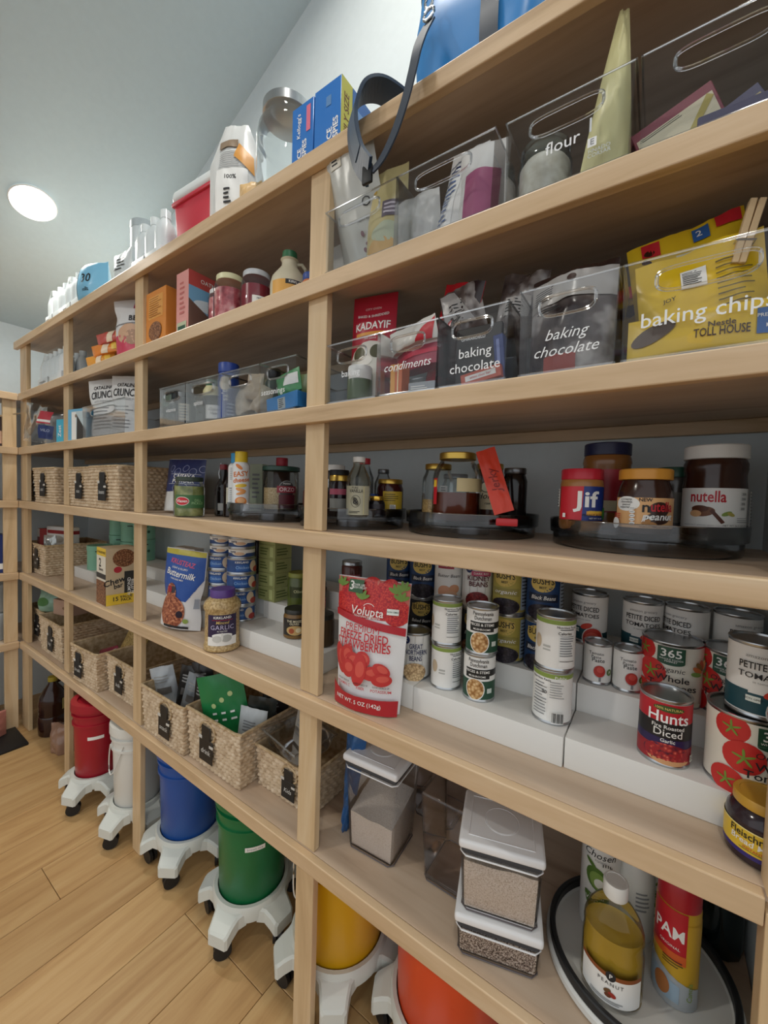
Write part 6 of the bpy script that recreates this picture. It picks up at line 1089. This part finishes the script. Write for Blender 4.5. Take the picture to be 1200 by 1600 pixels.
# ================================================================ floor: buckets on dollies
BK = (('#a01428', -1.145, .058, .082, .09, 'red bucket with a lid, farthest left on the floor', '', 'white wheeled dolly under the red bucket', 6), ('#d8d8d2', -.835, .085, .08, .088, 'white bucket behind the second post', '', 'white wheeled dolly under the white bucket', 0),
      ('#1d4f9c', -.54, .14, .097, .105, 'blue bucket under the second bay', '', 'white wheeled dolly under the blue bucket', 16), ('#0d6b3c', -.172, .14, .1, .108, 'green bucket with a white sticker under the second bay', 'brown rice', 'white wheeled dolly under the green bucket', -2),
      ('#d9a514', .153, .199, .121, .127, 'yellow bucket behind the middle post', '', 'white wheeled dolly under the yellow bucket', 18), ('#dd4c20', .482, .24, .13, .137, 'orange bucket under the right bay', '', 'white wheeled dolly under the orange bucket', -10))
for i, (c, x, y, r0, r1, lb, tx, dl, rot) in enumerate(BK):
    dolly(x, y, r0+.006, dl, rot)
    bucket(x, y, .1068, r0, r1, .338, mat(c, .35), lb, tx, i in (0, 3), off=-6 if i == 0 else (4 if i == 3 else 0), rope=i in (1, 4))
jg = thing('juice_jug', 'big dark brown juice jug with a yellow cap on the floor in the corner', 'jug', (-1.865, .1, .0005), face(-1.865, .1, 10))
MB().lathe([(0, 0), (.058, 0), (.064, .006), (.066, .03), (.066, .1), (.063, .108), (.066, .116), (.063, .132), (.066, .14), (.063, .156), (.066, .17), (.06, .21), (.04, .25), (.022, .275), (.018, .29), (0, .29)], mat('#2c1610', .15), 40).build('body', jg)
MB().lathe([(0, .2905), (.022, .2905), (.023, .293), (.022, .315), (0, .317)], mat('#9a8a2c', .45), 24).build('cap', jg)
MB().tube([(.015, 0, .28), (.04, 0, .285), (.062, 0, .26), (.07, 0, .22), (.066, 0, .19)], .009, mat('#2c1610', .15), 8).build('handle', jg)
P = Print(cylS(.0665)); P.rect(.03, .14, .07, .2, mat('#a89a5c', .5)); P.build(jg)
pouch('produce_bag', 'small clear plastic bag of brown fruit on the floor beside the first post', 'bag', -1.63, .075, 0, .13, .14, .1, mat('#8f6f5c', .3), None, rz=30, wr=.016, seed=97., tpow=.4)
# things on the side shelves and the floor in the corner
for i, (y, r, h, c1, c2, lb) in enumerate(((-.1, .05, .13, '#b9aaa6', '#d8dcdc', 'jar with a pale metal lid on the upper side shelf'), (-.21, .05, .12, '#a89a94', '#cfd4d4', 'second pale-lidded jar on the upper side shelf'))):
    jar('jar', lb, 'jar', -2.2, y, Z6, [(r-.004, 0), (r, .004), (r, h-.02), (r-.008, h-.01)], r-.004, .02, mat(c1, .3), mat(c2, .35, .7), None)
carton('food_box', 'dark box with a peach label on the middle side shelf', 'box', -2.14, -.13, Z5, .1, .1, .17, mat('#4a3a38', .5), None, lambda P, d, h: (P.rect(d*.1, h*.1, d*.9, h*.5, mat('#e0b79a', .5)), P.text('rusk', d*.5, h*.3, .02, INK)), rz=0)
pouch('snack_packet', 'purple packet on the side shelf by the corner post', 'packet', -2.16, -.12, Z4, .13, .12, .08, mat('#5a2a4e', .35), None, rz=70, wr=.008, seed=98.)
carton('food_box', 'navy box with a small white label on the lower side shelf', 'box', -2.13, -.15, Z3, .1, .11, .21, mat('#1d2f6a', .45), None, lambda P, d, h: (P.rect(d*.6, h*.1, d*.9, h*.25, PAPER), P.lines(d*.1, h*.4, d*.9, h*.8, 4, mat('#5a74b8', .5))))
for i, (zz, lb) in enumerate(((0, 'white and blue pillow bag, lower, on the lowest side shelf'), (.16, 'white and blue pillow bag stacked on another on the lowest side shelf'))):
    pouch('cotton_bag', lb, 'bag', -2.17, -.15, Z2+zz, .22, .15, .15, mat('#cfd8dc', .4), None, rz=75, wr=.012, seed=99+i, tpow=.35)
mt = MB().rbox(-2.0, -1.72, -.32, -.075, 0, .014, BLACK, .004, 2).build('floor_tray'); tag(mt, 'thin black tray on the floor under the side shelves', 'tray')
mt.location = (-.1, .06, .0004)
for i, (x, y, zz, r, c, lb) in enumerate(((-2.03, -.13, .016, .07, '#b8786a', 'pink lumpy bag at the front of the black floor tray'), (-2.12, -.2, .016, .09, '#6a3a5c', 'dark purple bag at the back of the black floor tray'), (-2.16, -.15, .17, .08, '#6f8f74', 'green bag on top of the purple bag under the side shelf'))):
    pouch('produce_bag', lb, 'bag', x, y, zz, r*2, r*1.9, r*1.3, mat(c, .3), None, rz=70+i*10, wr=.016, seed=102+i, tpow=.35)
